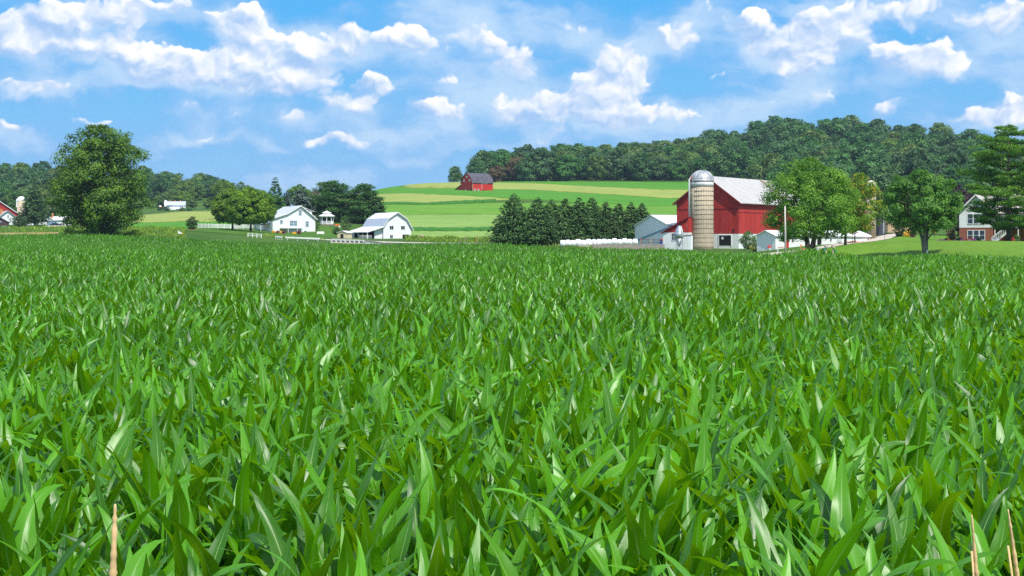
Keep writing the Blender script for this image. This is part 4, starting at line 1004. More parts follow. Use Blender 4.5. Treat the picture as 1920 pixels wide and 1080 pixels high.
# ---- main red barn
B = building('red_barn', 1385, 286, -36, 7.1, -16, 'large weathered red barn with pale metal roof and white stone base behind the tall silo', 'barn', py=467)
W, L, e, rg, bs = 14.2, 32.0, 9.6, 14.7, 3.05
MB().prism([(-W/2, bs), (W/2, bs), (W/2, e), (0, rg), (-W/2, e)], -L/2, L/2).build('wall', M['red'], B)
MB().box(-W/2-.06, W/2+.06, -L/2-.06, L/2+.06, -.6, bs).build('stone_base', M['white'], B)
roof(B, [(-W/2-.7, e-.30), (0, rg+.22), (W/2+.7, e-.30)], .16, -L/2-.55, L/2+.55, 'roof_grey')
sl = (rg - e) / (W/2)
mb = MB()
for s in (-1, 1): mb.slab([(s*(W/2+.72), e-.32), (0, rg+.20)], .34, -L/2-.60, -L/2-.56)
mb.build('rake_board', M['red_dark'], B)
MB().slab([(.25, rg+.13), (W/2+.68, e-.28)], .03, 7.2, 8.8).build('roof_panel', M['wood'], B)['label'] = 'rust brown strip down the pale roof'
bpy.data.objects[B.children[-1].name].location.z = .05
mb = MB(); mb.box(-W/2-.05, W/2+.05, -L/2-.05, -L/2-.005, 8.05, 8.22); mb.build('trim_board', M['red_dark'], B)
MB().box(W/2+.005, W/2+.05, -L/2, L/2, 7.35, 7.5).build('trim_board', M['red_dark'], B)
fw = face('front', W + .12, L + .12)
dr = MB(fw).box(2.75, 5.45, -.05, .02, .75, 2.75).build('door_opening', M['dark'], B)
MB(fw).box(3.3, 3.75, -.09, -.055, 1.95, 2.45).build('notice', M['white'], dr)
mb = MB(fw)
mb.box(2.6, 2.74, -.09, .02, .6, 2.9); mb.box(5.46, 5.6, -.09, .02, .6, 2.9); mb.box(2.745, 5.455, -.09, .02, 2.76, 2.9); mb.build('door_frame', M['white'], dr)
window(B, face('front', W, L), 5.9, 3.75, .35, .5, 'red_dark', 'glass', (0, 0))
mb = MB()
for k in range(4): mb.box(-W/2 - .03, -W/2 - .005, -7 + k * 4, -5 + k * 4, 4, 7)
mb.build('side_door', M['red_dark'], B)

# ---- tall silo
S = empty('silo', (X(1316, 281), 281, zpy(468, 281)), R_(20), 'tall cream concrete stave silo with a metal dome in front of the red barn', 'silo')
sr, sh = 2.28, 13.5
body = MB().lathe([(sr+.03, -.6), (sr+.03, 1), (sr, 6), (sr, sh-1.15)], 48).build('body', M['stave'], S, smooth=True)
mb = MB()
for k in range(30):
    a = 2 * math.pi * k / 30; mb.box(sr - .04, sr + .018, -.022, .022, -.3, sh - 1.15, M=Rz(a))
mb.build('stave_joint', M['hoop'], body)
MB().lathe([(sr+.02, sh-1.15), (sr+.02, sh)], 48).build('top_band', M['stave_white'], S, smooth=True)['label'] = 'whitewashed peeling band under the dome'
z = .5
while z < sh:
    MB().lathe([(sr+.015, z-.03), (sr+.065, z-.03), (sr+.065, z+.03), (sr+.015, z+.03)], 40, cap=False).build('hoop', M['hoop'], S); z += .92
dome = MB().lathe([(sr+.12, sh), (sr+.12, sh+.12)] + [((sr+.10) * math.cos(t), sh + .12 + 2.05 * math.sin(t)) for t in np.linspace(0, 1.5, 12)], 48).build('dome', M['galv'], S, smooth=True)
mb = MB()
for k in range(24):
    a = 2 * math.pi * k / 24
    mb.tube([((sr+.11) * math.cos(t) * math.cos(a), (sr+.11) * math.cos(t) * math.sin(a), sh + .13 + 2.06 * math.sin(t)) for t in np.linspace(0, 1.45, 8)], .035, 4)
mb.build('dome_rib', M['galv'], dome)
a = R_(-28 - 90 - 62 - 20 + 28); px_, py_ = -(sr + .28), -.9
Mloc = Rz(R_(-20))
mb = MB(Mloc); mb.tube([(px_, py_, 2.6), (px_, py_, sh+.3), (px_+.35, py_+.1, sh+.75)], .19, 10); pipe = mb.build('filler_pipe', M['white'], S, smooth=True)
mb = MB(Mloc); mb.tube([(px_+.1, py_, sh-.1), (px_+.42, py_+.1, sh+.85), (px_+.9, py_+.3, sh+1.05)], .21, 10); mb.build('elbow', M['wood_red'], pipe, smooth=True)

# ---- milk house, feed bin and white box by the silo
K = building('milk_house', 1243, 281, -28, -2.7, -2.2, 'small white walled lean-to with red gable boards left of the tall silo', 'shed', py=468)
MB().box(-2.7, 2.7, -2.2, 5.2, -.5, 3.35).build('wall', M['white'], K)
MB().prism([(-2.78, 3.36), (2.7, 3.36), (2.7, 6.2), (2.2, 6.0)], -2.2, 5.2).build('gable_boards', M['red'], K)
roof(K, [(-3.15, 3.28), (2.75, 6.42)], .12, -2.55, 5.4, 'red_dark')
window(K, Tr(0, -2.2, 0), -.55 + .2, 2.55, .9, 1.3, 'white', 'glass', (1, 1))
Fb = empty('feed_bin', (X(1273.5, 276), 276, zpy(468, 276)), R_(-20), 'galvanised feed bin with cone bottom on legs beside the tall silo', 'feed bin')
MB().lathe([(.78, 2.15), (.78, 3.55)], 24).build('body', M['galv_blue'], Fb, smooth=True)
MB().lathe([(.80, 3.56), (.36, 4.45), (.36, 4.62), (.30, 4.66)], 24).build('lid', M['galv_blue'], Fb)
MB().lathe([(.10, .45), (.12, .6), (.77, 2.14)], 24).build('hopper', M['galv'], Fb, smooth=True)
for k in range(4):
    t = 6.283 * k / 4 + .78; MB().bar((.74 * math.cos(t), .74 * math.sin(t), -.4), (.74 * math.cos(t), .74 * math.sin(t), 2.9), .09).build('leg', M['galv_blue'], Fb)
MB().tube([(.6, -.55, .3), (.72, -.62, 3.6), (.45, -.4, 4.5)], .10, 8).build('fill_pipe', M['white'], Fb)
K2 = building('utility_box', 1281.5, 279, -28, -.75, -.6, 'narrow white cabinet shed tight against the foot of the tall silo', 'shed', py=468)
MB().box(-.75, .75, -.6, .6, -.4, 2.75).build('wall', M['white_metal'], K2)
MB().slab([(-.85, 2.80), (.85, 2.95)], .09, -.7, .7).build('roof', M['wood'], K2)
MB(Tr(0, -.6, 0)).box(-.45, -.25, -.04, .02, .0, 1.6).build('post', M['white'], K2)

# ---- white pole barn with bales and yard fence
Pb = building('pole_barn', 1192, 308, -60, -6.0, -7.5, 'pale metal pole barn with white roof between the spruces and the red barn', 'barn', py=463)
W, L, e, rg = 12.0, 20.0, 4.75, 6.75
Pb.location = Pb.location
MB().prism(gable_prof(W, e, rg, base=-.5), -7.5, 12.5).build('wall', M['white_metal'], Pb)
roof(Pb, [(-W/2-.35, e-.12), (0, rg+.10), (W/2+.35, e-.12)], .12, -7.9, 12.9, 'roof_white')
mb = MB(Tr(0, -7.5, 0)); mb.bar((-W/2, -.04, 1.3), (W/2, -.04, 4.1), .12, .34); mb.build('lean_to_flashing', M['blue_grey'], Pb)
mb = MB(); mb.box(-W/2-.05, -W/2+.16, -7.56, -7.36, -.4, e-.05); mb.build('corner_board', M['white'], Pb)
MB().tube([(-W/2-.3, -7.8, e-.2), (-W/2-.05, -7.62, e-.8), (-W/2-.05, -7.62, 0)], .07, 6).build('downpipe', M['white'], Pb)
bl = []
for i in range(15):
    px = 1055 + i * 9.7; d = 291 + i * .45; s = 1 + .07 * math.sin(i * 2.7)
    t = empty('hay_bale', G(px, d) + Vector((0, 0, -.05)), R_(-4 + 5 * math.sin(i * 1.9)), 'round bale in white plastic wrap, one of the row by the spruces' if 0 < i < 14 else ('leftmost white wrapped bale of the row, rounded end showing' if i == 0 else 'white wrapped bale touching the pole barn corner'), 'bale', 'white wrapped bales in a row')
    if i == 0:
        b0 = MB(Tr(0, 0, .72) @ Matrix.Rotation(R_(90), 4, 'Y')).lathe([(.30, -.535), (.50, -.525), (.64, -.47), (.72, -.34), (.74, -.1), (.725, 0), (.74, .1), (.72, .34), (.64, .47), (.50, .525), (.30, .535)], 22).build('wrap', M['plastic_wrap'], t, smooth=True)
        me0 = b0.data; n0 = MB(Tr(0, 0, .72) @ Matrix.Rotation(R_(90), 4, 'Y')).lathe([(.02, .54), (.28, .545), (.30, .52)], 16).build('end_cap', M['plastic_wrap'], t); me1 = n0.data
    else:
        for nm, me in (('wrap', me0), ('end_cap', me1)):
            c = bpy.data.objects.new(nm, me); COL.objects.link(c); c.parent = t
    t.scale = (s, s, s)
def along(name, pxa, da, pxb, db, label, cat, dz=0.0):
    a = G(pxa, da, dz); b = G(pxb, db, dz); o = empty(name, a, 0, label, cat); return o, Vector((0, 0, 0)), b - a
t, a, b = along('concrete_wall', 1112, 283, 1246, 279, 'low brown concrete wall along the cattle yard beside the red barn', 'wall')
mb = MB(); mb.bar(a + Vector((0, 0, .35)), b + Vector((0, 0, .42)), .25, 1.3); mb.build('wall_body', M['concrete'], t)
mb = MB(); mb.bar((0, -.2, -.2), (0, -.2, 1.55), .16); mb.build('post', M['wood'], t)
t, a, b = along('yard_fence', 1201, 284, 1245, 281.5, 'brown board fence on the cattle yard wall before the pole barn', 'fence')
for f in (0, .44, .92):
    p = a.lerp(b, f); MB().bar(p + Vector((0, 0, .6)), p + Vector((0, 0, 2.1 if f == 0 else 1.9)), .14).build('post', M['wood_red' if f == 0 else 'wood_tan'], t)
for z in (1.25, 1.75): MB().bar(a + Vector((0, .09, z)), b + Vector((0, .09, z)), .05, .16).build('rail', M['wood'], t)
t = empty('plastic_tank', G(1241, 287, 0), 0, 'blue barrel under a red cover at the end of the board fence', 'barrel')
MB().lathe([(.36, 0), (.40, .3), (.40, 1.1), (.33, 1.35)], 16).build('body', M['blue'], t); MB().lathe([(.42, 1.36), (.42, 1.46), (.1, 1.85)], 16).build('cover', M['red_bright'], t)

# ---- long white shed right of the barn
Ls = building('long_shed', 1454, 243, -48, 2.0, -14, 'long low white shed behind the large maple, small gable towards the barn', 'shed', py=471)
W, L, e, rg = 4.0, 28.0, 2.75, 3.5
MB().prism(gable_prof(W, e, rg, base=-.8), -L/2, L/2).build('wall', M['white'], Ls)
for c in list(Ls.children): c.location.z = 0
roof(Ls, [(-W/2-.3, e-.10), (0, rg+.10), (W/2+.3, e-.10)], .10, -L/2-.3, L/2+.3, 'roof_white')
fr_ = face('right', W, L)      # local x runs along +y
def on(pxq):                     # place along the long wall by column
    best = min(np.linspace(-14, 14, 281), key=lambda q: abs((lambda p: 960 + F * p.x / p.y - pxq)(Ls.matrix_basis @ Vector((W/2, q, 0)))))
    return float(best)
Ls_m = Matrix.Translation(Ls.location) @ Rz(R_(-48)); Ls.matrix_basis = Ls_m
rise = (zpy(452, 262) - zpy(471, 243)) / 28
def zz(q): return (q + 14) * rise
for p0, p1, m, h, nm, lab in ((1472.5, 1479, 'red_bright', 2.0, 'door', 'red door'), (1532, 1540, 'dark', 1.9, 'door', 'dark open doorway'), (1587, 1617, 'tan', 1.0, 'door', 'wide tan sliding door')):
    q0, q1 = on(p0), on(p1); zb = zz(q0) * .55
    d_ = panel(nm, Ls, fr_, q0, q1, zb, min(zb + h, e - .15), m, -.05, lab)
    MB(fr_).box(q1 - .2, q1 - .12, -.09, -.05, zb + .7, zb + .85).build('handle', M['white'], d_)
for p in (1489, 1560, 1630): window(Ls, fr_, on(p) - .4, 2.0 , .5, .5, 'white', 'glass', (0, 0))
# far silo behind the yellowing tree
S2 = empty('silo', (X(1633, 266), 266, zpy(446, 266)), 0, 'slim beige silo with pale dome half hidden by the yellowing tree', 'silo')
MB().lathe([(.92, -.6), (.90, 9.6)], 28).build('body', M['stave'], S2, smooth=True)
z = .6
while z < 9.6: MB().lathe([(.91, z-.03), (.95, z-.03), (.95, z+.03), (.91, z+.03)], 24, cap=False).build('hoop', M['hoop'], S2); z += 1.2
MB().lathe([(1.0, 9.6)] + [(1.0 * math.cos(t), 9.65 + 1.1 * math.sin(t)) for t in np.linspace(0, 1.5, 9)], 28).build('dome', M['concrete_lt'], S2, smooth=True)
Wr = building('machine_shed', 1663, 330, 20, -2.5, -2, 'open wooden farm shed with tan boards beyond the driveway bend', 'shed', py=428)
for x in (-2.4, -.2, 2.0, 4.2): MB().bar((x, -2, -1), (x, -2, 4.2), .22).build('post', M['wood'], Wr)
MB().box(-2.6, 4.4, -1.9, 2, -1, 1.3).build('wall', M['wood_tan'], Wr); MB().slab([(-3, 4.0), (4.8, 4.5)], .15, -2.6, 2.6).build('roof', M['shingle_tan'], Wr)
MB().box(-2.5, 4.3, -2.12, -2.02, 2.4, 2.7).build('beam', M['wood_tan'], Wr)
t = building('grain_bin', 1651, 300, 0, 0, 0, 'dark weathered upright bin between the slim silo and the open shed', 'bin', py=438)
MB().lathe([(.9, -.5), (.9, 4.6), (.2, 5.4)], 18).build('body', M['slate'], t); MB().box(.3, .55, -.95, -.85, 0, 4.4).build('ladder', M['galv'], t)

# ---- poles, mailboxes and signs by the maple
t = empty('utility_pole', G(1472.5, 200, -.2), 0, 'pale slender pole standing in front of the large maple', 'pole')
MB().tube([(0, 0, -.3), (0, 0, 4), (-.05, 0, zpy(387, 200) - t.location.z)], [.14, .125, .10], 10).build('shaft', M['pole'], t, smooth=True)
MB().lathe([(.12, zpy(387, 200) - t.location.z), (.05, zpy(386, 200) - t.location.z)], 10, M=Tr(-.05, 0, 0)).build('cap', M['concrete_lt'], t)
for i, (px, lab) in enumerate(((1549, 'pinkish mailbox with a green paper tube on its left, left of the pair'), (1562, 'pinkish mailbox with a green paper tube on its right, right of the pair'))):
    d = 186; t = empty('mailbox', (X(px, d), d, zpy(474.5, d)), R_(8), lab, 'mailbox', 'pair of roadside mailboxes')
    MB().bar((0, 0, -.5), (0, 0, .72), .11).build('post', M['pink_beige'], t)
    MB().prism([(-.17, .72), (.17, .72), (.17, .95), (.12, 1.04), (0, 1.08), (-.12, 1.04), (-.17, .95)], -.28, .28).build('box', M['pink_beige'], t)
    s = -1 if i == 0 else 1; MB().box(s*.2, s*.34, -.25, .25, .35 if i == 0 else .12, .68 if i == 0 else .42).build('paper_tube', M['green_plastic'], t)
    MB().box(.18, .20, -.1, 0, .9, 1.1).build('flag', M['red_bright'], t)
t = empty('marker_post', (X(1502, 192), 192, zpy(474, 192)), 0, 'thin stake with an orange top left of the maple trunk', 'marker post')
MB().bar((0, 0, -.4), (0, 0, .75), .07).build('stake', M['wood_tan'], t); MB().box(-.10, .10, -.04, .04, .76, 1.12).build('reflector', M['orange_paint'], t)
t = empty('white_post', (X(1533, 190), 190, zpy(473.5, 190)), 0, 'short white post between the maple trunk and the mailboxes', 'post')
MB().lathe([(.12, -.4), (.12, .7), (.08, .76)], 12).build('shaft', M['white'], t); MB().lathe([(.135, .56), (.135, .66)], 12).build('band', M['galv_blue'], t)
for px, d, pb, pt, lab in ((1599, 228, 459, 440, 'thin dark pole in front of the tan shed door'), (1659, 240, 456, 437, 'thin dark sign post beside the curved driveway')):
    t = empty('sign_post', (X(px, d), d, zpy(pb, d)), 0, lab, 'post'); h = (pb - pt) / F * d
    MB().tube([(0, 0, -.2), (0, 0, h)], .035, 6).build('shaft', M['slate'], t); MB().box(-.15, .15, -.02, .02, h - .02, h + (.16 if px > 1650 else .05)).build('plate', M['slate'], t)
t = empty('bicycle', (X(1573, 240), 240, zpy(459.5, 240)), R_(40), 'bicycle leaning at the white shed wall right of the maple', 'bicycle')
for x in (-.5, .5):
    w_ = MB(Tr(x, 0, .34))
    for k in range(18):
        a0, a1 = 6.283 * k / 18, 6.283 * (k + 1) / 18; w_.tube([(.33*math.cos(a0), 0, .33*math.sin(a0)), (.33*math.cos(a1), 0, .33*math.sin(a1))], .025, 5)
    w_.build('wheel', M['tyre'], t)
mb = MB()
for a, b in (((-.5,0,.34),(-.12,0,.34)),((-.12,0,.34),(-.25,0,.85)),((-.25,0,.78),(.36,0,.82)),((-.12,0,.34),(.36,0,.78)),((-.5,0,.34),(-.24,0,.75)),((.5,0,.34),(.33,0,.95))): mb.tube([a, b], .022, 5)
mb.build('frame', M['slate'], t); MB().box(-.38, -.12, -.07, .07, .86, .92).build('saddle', M['tyre'], t); MB().tube([(.30, -.28, 1.0), (.33, 0, .97), (.30, .28, 1.0)], .02, 5).build('handlebar', M['slate'], t)
t = empty('hand_rail', (X(1458.5, 222), 222, zpy(470.5, 222)), R_(-20), 'low rail with a white end and red bar at the gable of the long shed', 'rail')
MB().bar((0, 0, -.2), (0, 0, .65), .14).build('post', M['white'], t); MB().bar((.05, 0, .5), (.9, .3, .6), .1).build('bar', M['red_bright'], t)
t = empty('flower_pot', (X(1443, 238), 238, zpy(469, 238)), 0, 'pot of red flowers at the gable of the long shed', 'flower pot')
MB().lathe([(.16, 0), (.22, .35)], 12).build('pot', M['white'], t)
r = np.random.default_rng(5); n = 200; Dn = unit(r.normal(size=(n, 3))); V, Q = leaf_quads(r, Dn * .3 * [1.2, 1, .8] + [0, 0, .6], Dn + [0, 0, .4], .14 * r.uniform(.7, 1.2, n)); np_mesh('flowers', V, Q, M['fl_red'], t, tone=np.repeat(r.random(n), 4))

# ---- brick house on the right
H = building('brick_house', 1799, 240, -24, -2.65, -4, 'two storey house with brick ground floor and white siding above behind the open pine', 'house', py=455.5)
W, L = 5.3, 8.0
MB().box(-W/2, W/2, -4, 4, -.4, 2.55).build('brick_wall', M['brick'], H)
MB().prism([(-W/2-.03, 2.56), (W/2+.03, 2.56), (W/2+.03, 5.35), (0, 8.0), (-W/2-.03, 5.35)], -4.04, 4).build('siding_wall', M['siding'], H)
roof(H, [(-W/2-.55, 4.95), (0, 8.2), (W/2+.55, 4.95)], .14, -4.5, 6.5, 'shingle_tan')
mb = MB()
for s in (-1, 1): mb.slab([(s*(W/2+.57), 4.97), (0, 8.22)], .26, -4.56, -4.52)
mb.build('rake_board', M['white'], H)
for zc, h in ((1.30, 1.55), (4.05, 1.6)):
    for k in range(3): window(H, Tr(0, -4.04 if zc > 2 else -4.0, 0), -1.05 + k * .95 + .15, zc, .78, h, 'white', 'glass', (0, 1), t=.09)
MB().box(W/2+.04, W/2+16, -.5, 8, -.4, 2.55).build('brick_wall', M['brick'], H)
MB().box(W/2+.04, W/2+16, -.45, 8, 2.56, 5.3).build('siding_wall', M['siding'], H)
MB(Tr(0, 0, 0) @ Rz(R_(90))).slab([(-1.3, 5.1), (3.7, 8.9), (8.6, 5.1)], .15, -W/2-16.4, -1.2).build('roof', M['shingle_tan'], H)
MB(Rz(R_(90))).slab([(-3.2, 5.0), (-.55, 5.75)], .12, -W/2-15.5, -W/2-.1).build('porch_roof', M['shingle_tan'], H)
MB().box(W/2+.1, W/2+15, -3.1, -.55, 2.5, 2.66).build('deck', M['white'], H)
for x in (W/2+.3, W/2+4, W/2+7.5, W/2+11): MB().bar((x, -3.0, -.3), (x, -3.0, 4.95), .14).build('post', M['white'], H)
for k, x in enumerate((1.0, 3.0, 5.0, 7.5, 10)): window(H, Tr(W/2+2, -.45, 0), x, 4.0, .8, 1.4, 'white', 'glass', (0, 1))
for x in (4.0, 7.5, 10): window(H, Tr(W/2+2, -.5, 0), x, 1.3, .8, 1.3, 'white', 'glass', (0, 1))
st = empty('stairs', (0, 0, 0)); st.parent = H
mb = MB(Tr(W/2 - .1, -3.6, 0))
for s in (0, 1.15): mb.bar((.2, s, -.1), (3.3, s, 2.6), .10, .28)
for k in range(11): mb.box(.2 + k * .29, .52 + k * .29, 0, 1.15, .10 + k * .235, .15 + k * .235)
mb.build('flight', M['white'], st)
for s in (-.1, 1.25):
    mb = MB(Tr(W/2 - .1, -3.6, 0)); mb.bar((.1, s, 1.0), (3.3, s, 3.6), .09, .12)
    for k in range(12): mb.bar((.2 + k * .27, s, .1 + k * .225), (.2 + k * .27, s, 1.05 + k * .225), .05)
    mb.bar((.1, s, -.3), (.1, s, 1.15), .14); mb.build('railing', M['white'], st)
mb = MB(Tr(-.1, -3.9, 0)); mb.bar((1.2, 0, .9), (2.4, .3, 1.75), .1); mb.bar((1.2, 0, .15), (2.4, .3, .95), .1)
for k in range(6): mb.bar((1.2 + k * .24, k * .06, .1 + k * .16), (1.2 + k * .24, k * .06, .95 + k * .16), .05)
mb.build('side_railing', M['white'], H)
t = empty('garden_bench', G(1868, 233), R_(-12), 'white garden bench under the house stairs', 'bench')
MB().box(-.75, .75, -.2, .2, .42, .48).build('seat', M['white'], t); MB().box(-.75, .75, .2, .25, .55, .95).build('backrest', M['white'], t)
for x in (-.7, .7):
    for y in (-.17, .17): MB().bar((x, y, -.1), (x, y, .42), .07).build('leg', M['white'], t)
for px, lab in ((1878, 'pot of red flowers beside the white garden bench'), (1899, 'pot of orange flowers at the right porch post')):
    t = empty('flower_pot', G(px, 231), 0, lab, 'flower pot'); MB().lathe([(.16, -.1), (.23, .38)], 12).build('pot', M['orange'], t)
    r = np.random.default_rng(px); n = 160; Dn = unit(r.normal(size=(n, 3))); V, Q = leaf_quads(r, Dn * .28 + [0, 0, .6], Dn + [0, 0, .4], .12 * r.uniform(.7, 1.2, n)); np_mesh('flowers', V, Q, M['fl_red'], t, tone=np.repeat(r.random(n), 4))
t = empty('garden_umbrella', G(1752, 246), 0, 'small red orange parasol behind the forked tree trunk', 'parasol')
MB().tube([(0, 0, 0), (0, 0, 1.75)], .03, 6).build('pole', M['wood'], t); MB().lathe([(.55, 1.35), (.3, 1.6), (.02, 1.78)], 10, cap=False).build('canopy', M['orange_paint'], t)
t = empty('trunk_guard', G(1738.5, 181.2), 0, 'short white tube at the foot of the forked tree', 'tube')
MB().tube([(0, 0, -.1), (0, 0, .62)], .10, 8).build('tube', M['white'], t); MB().lathe([(.115, .5), (.115, .58)], 10).build('band', M['galv_blue'], t)

# ---- white house on the left
Hw = building('white_house', 511.5, 395, 25, -6.1, -5.5, 'white two storey house with pale shingle roof next to the rounded trees', 'house', py=438)
W, L = 12.3, 13.0
pk = 1.9; e = 4.3; rg = 7.75; kx, kz = -1.9, 5.55
MB().prism([(-W/2, -.6), (W/2, -.6), (W/2, e), (pk, rg), (kx, kz), (-W/2, e)], -5.5, 11.5).build('wall', M['siding'], Hw)
roof(Hw, [(-W/2-.55, e-.10), (kx, kz+.16), (pk, rg+.18), (W/2+.55, e-.22)], .16, -6.0, 11.9, 'shingle')
mb = MB()
for a, b in (((-W/2-.56, e-.09), (kx, kz+.17)), ((kx, kz+.17), (pk, rg+.19)), ((pk, rg+.19), (W/2+.56, e-.21))): mb.slab([a, b], .26, -6.06, -6.02)
mb.build('rake_board', M['white'], Hw)
MB().prism([(pk+.5, 5.3), (W/2-.4, 5.0), (W/2-.4, 6.35), (pk+.5, 7.3)], -3.6, 5).build('dormer', M['siding'], Hw)
roof(Hw, [(pk+.1, rg+.12), (W/2+.25, 6.35)], .13, -3.95, 5.4, 'shingle', 'dormer_roof')
f = Tr(0, -5.5, 0)
for x, zc, w, h in ((-3.65, 2.55 + .7, .75, 1.0), (-.75, 2.9, .95, 1.45), (.35, 2.9, .95, 1.45), (3.75, 2.75, .9, 1.45), (1.75, 5.9, .8, 1.4)): window(Hw, f, x, zc, w, h, 'white', 'glass_pale', (0, 1), t=.1)
fl_ = face('left', W, 11)
for y in (-3.2, 0, 2.5): window(Hw, Tr(-W/2, 0, 0) @ Rz(R_(-90)), y, 2.3, .95, 1.5, 'white', 'glass', (0, 1))
panel('door', Hw, f, -1.6, .3, -.3, 1.15, 'white', -.06); panel('wall_panel', Hw, f, -4.0, -2.2, .15, 1.35, 'tan', -.05, 'cream panel beside the basement door'); panel('wall_panel', Hw, f, -1.7, .5, 1.16, 1.40, 'tan', -.05, 'cream strip over the basement door')
mb = MB(f); mb.box(-4.1, 2.2, -1.3, -.0, 1.46, 1.54); mb.build('porch_roof', M['shingle'], Hw)
for x in (-2.05, .55, 2.1): MB(f).bar((x, -1.2, -.5), (x, -1.2, 1.45), .13).build('post', M['white'], Hw)
panel('basement_window', Hw, f, 1.0, 1.8, .2, .9, 'glass', -.05); panel('basement_window', Hw, f, 2.9, 3.6, .25, .75, 'glass', -.05)
MB().box(pk-.45, pk+.15, 3.0, 3.6, 7.3, 8.35).build('chimney', M['blue_grey'], Hw)
mb = MB(); mb.box(-W/2-2.6, -W/2-.02, -2.5, 4.5, 2.75, 2.87); mb.build('side_porch_roof', M['shingle'], Hw)
for y in (-2.3, 1, 4.2): MB().bar((-W/2-2.5, y, -.4), (-W/2-2.5, y, 2.75), .13).build('post', M['white'], Hw)
MB().box(-W/2-2.6, -W/2-.02, -2.5, 4.5, .55, .68).build('porch_deck', M['white'], Hw)
# lawn bench
t = empty('lawn_bench', G(601, 384), R_(6), 'plain white bench on the lawn right of the white house', 'bench')
MB().box(-.95, .95, -.22, .22, .42, .5).build('seat', M['white'], t); MB().box(-.95, .95, .2, .27, .5, 1.0).build('backrest', M['white'], t)
for x in (-.85, .85):
    for y in (-.18, .2): MB().bar((x, y, -.1), (x, y, .42), .08).build('leg', M['white'], t)
# gazebo
Gz = empty('gazebo', G(612.5, 428), R_(8), 'white octagonal gazebo with two tiered roof in front of the pines', 'gazebo')
Gz.location.z = zpy(424.5, 428)
MB().lathe([(2.35, -.8), (2.35, .62)], 8).build('base', M['block'], Gz)
MB().lathe([(2.1, .63), (2.1, .75)], 8).build('deck', M['white'], Gz)
for k in range(8):
    a, a2 = 6.283 * k / 8, 6.283 * (k + 1) / 8; p = Vector((1.95 * math.cos(a), 1.95 * math.sin(a), 0)); q = Vector((1.95 * math.cos(a2), 1.95 * math.sin(a2), 0))
    MB().bar(p + Vector((0, 0, .75)), p + Vector((0, 0, 3.05)), .17).build('post', M['white'], Gz)
    mb = MB(); mb.bar(p + Vector((0, 0, 1.55)), q + Vector((0, 0, 1.55)), .08); mb.bar(p + Vector((0, 0, .9)), q + Vector((0, 0, .9)), .08)
    for j in range(1, 8): s = p.lerp(q, j / 8); mb.bar(s + Vector((0, 0, .9)), s + Vector((0, 0, 1.55)), .07)
    mb.build('railing', M['white'], Gz)
    mb = MB()
    for j in range(6):
        u0, u1 = j / 6, (j + 1) / 6; z0, z1 = 2.55 + .4 * math.sin(math.pi * u0), 2.55 + .4 * math.sin(math.pi * u1)
        A, Bv = p.lerp(q, u0), p.lerp(q, u1); mb.add([(A.x, A.y, z0), (Bv.x, Bv.y, z1), (Bv.x, Bv.y, 3.05), (A.x, A.y, 3.05), (A.x*.96, A.y*.96, z0), (Bv.x*.96, Bv.y*.96, z1), (Bv.x*.96, Bv.y*.96, 3.05), (A.x*.96, A.y*.96, 3.05)], [(0,1,2,3),(7,6,5,4),(0,4,5,1)])
    mb.build('arch', M['white'], Gz)
MB().lathe([(2.5, 3.0), (2.5, 3.12), (1.25, 3.75), (1.25, 4.0)], 8).build('lower_roof', M['white'], Gz); MB().lathe([(1.5, 4.0), (1.5, 4.08), (.15, 4.6), (.1, 4.8)], 8).build('upper_roof', M['white'], Gz)
for i, (a, c, m, lab) in enumerate(((-.6, .2, 'blue', 'small blue chair inside the white gazebo'), (.3, .35, 'fl_red', 'small pink red chair inside the white gazebo'))):
    t = empty('patio_chair', Gz.location + Vector((a, -.9, .75)), .3 * i, lab, 'chair')
    MB().box(-.25, .25, -.25, .25, .4, .46).build('seat', M[m], t); MB().box(-.25, .25, .2, .26, .46, .95).build('backrest', M[m], t)
    for x in (-.22, .22):
        for y in (-.22, .22): MB().bar((x, y, 0), (x, y, .4), .04).build('leg', M['white'], t)
t = empty('wheelbarrow', G(632, 420), .3, 'orange garden cart between the gazebo and the airy shrub', 'cart')
MB().prism([(-.6, .5), (.5, .5), (.7, .95), (-.75, .95)], -.35, .35).build('tray', M['orange_paint'], t); MB(Tr(.75, 0, .3) @ Matrix.Rotation(R_(90), 4, 'X')).lathe([(.28, -.06), (.28, .06)], 14).build('wheel', M['white'], t); MB().bar((-.5, -.3, .5), (-1.3, -.3, .8), .05).bar((-.5, .3, .5), (-1.3, .3, .8), .05).bar((-.4, .3, .5), (-.45, .3, -.1), .05).bar((-.4, -.3, .5), (-.45, -.3, -.1), .05).build('frame', M['galv_blue'], t)

# ---- gambrel barn with open lean-to
Gb = building('gambrel_barn', 771, 364, 24, 3.75, -5, 'white gambrel roofed barn with an open lean-to at the foot of the hill fields', 'barn', py=447)
W = 7.5; e = 3.0; k1x, k1z = 2.45, 5.0; rg = 6.55
def gam(o=0.0, dz=0.0): return [(-k1x, k1z+dz), (0, rg+dz), (k1x, k1z+dz)]
MB().prism([(-W/2, -.5), (W/2, -.5), (W/2, 2.4), (k1x, k1z), (0, rg), (-k1x, k1z), (-W/2, 2.95)], -5, 12).build('wall', M['siding'], Gb)
roof(Gb, [(k1x, k1z+.14), (W/2+.5, 2.05)], .14, -5.45, 12.4, 'roof_white', 'roof'); roof(Gb, [(-k1x, k1z+.16), (0, rg+.16), (k1x, k1z+.16)], .15, -5.46, 12.41, 'roof_white', 'roof')
roof(Gb, [(-W/2-.02, 3.05), (-k1x, k1z+.15)], .15, -5.45, 12.4, 'roof_bluegrey', 'roof', 'blue grey shingled lower slope')
roof(Gb, [(-W/2-4.6, 1.62), (-W/2-.04, 3.05)], .14, -5.44, 12.4, 'roof_white', 'lean_to_roof')
mb = MB()
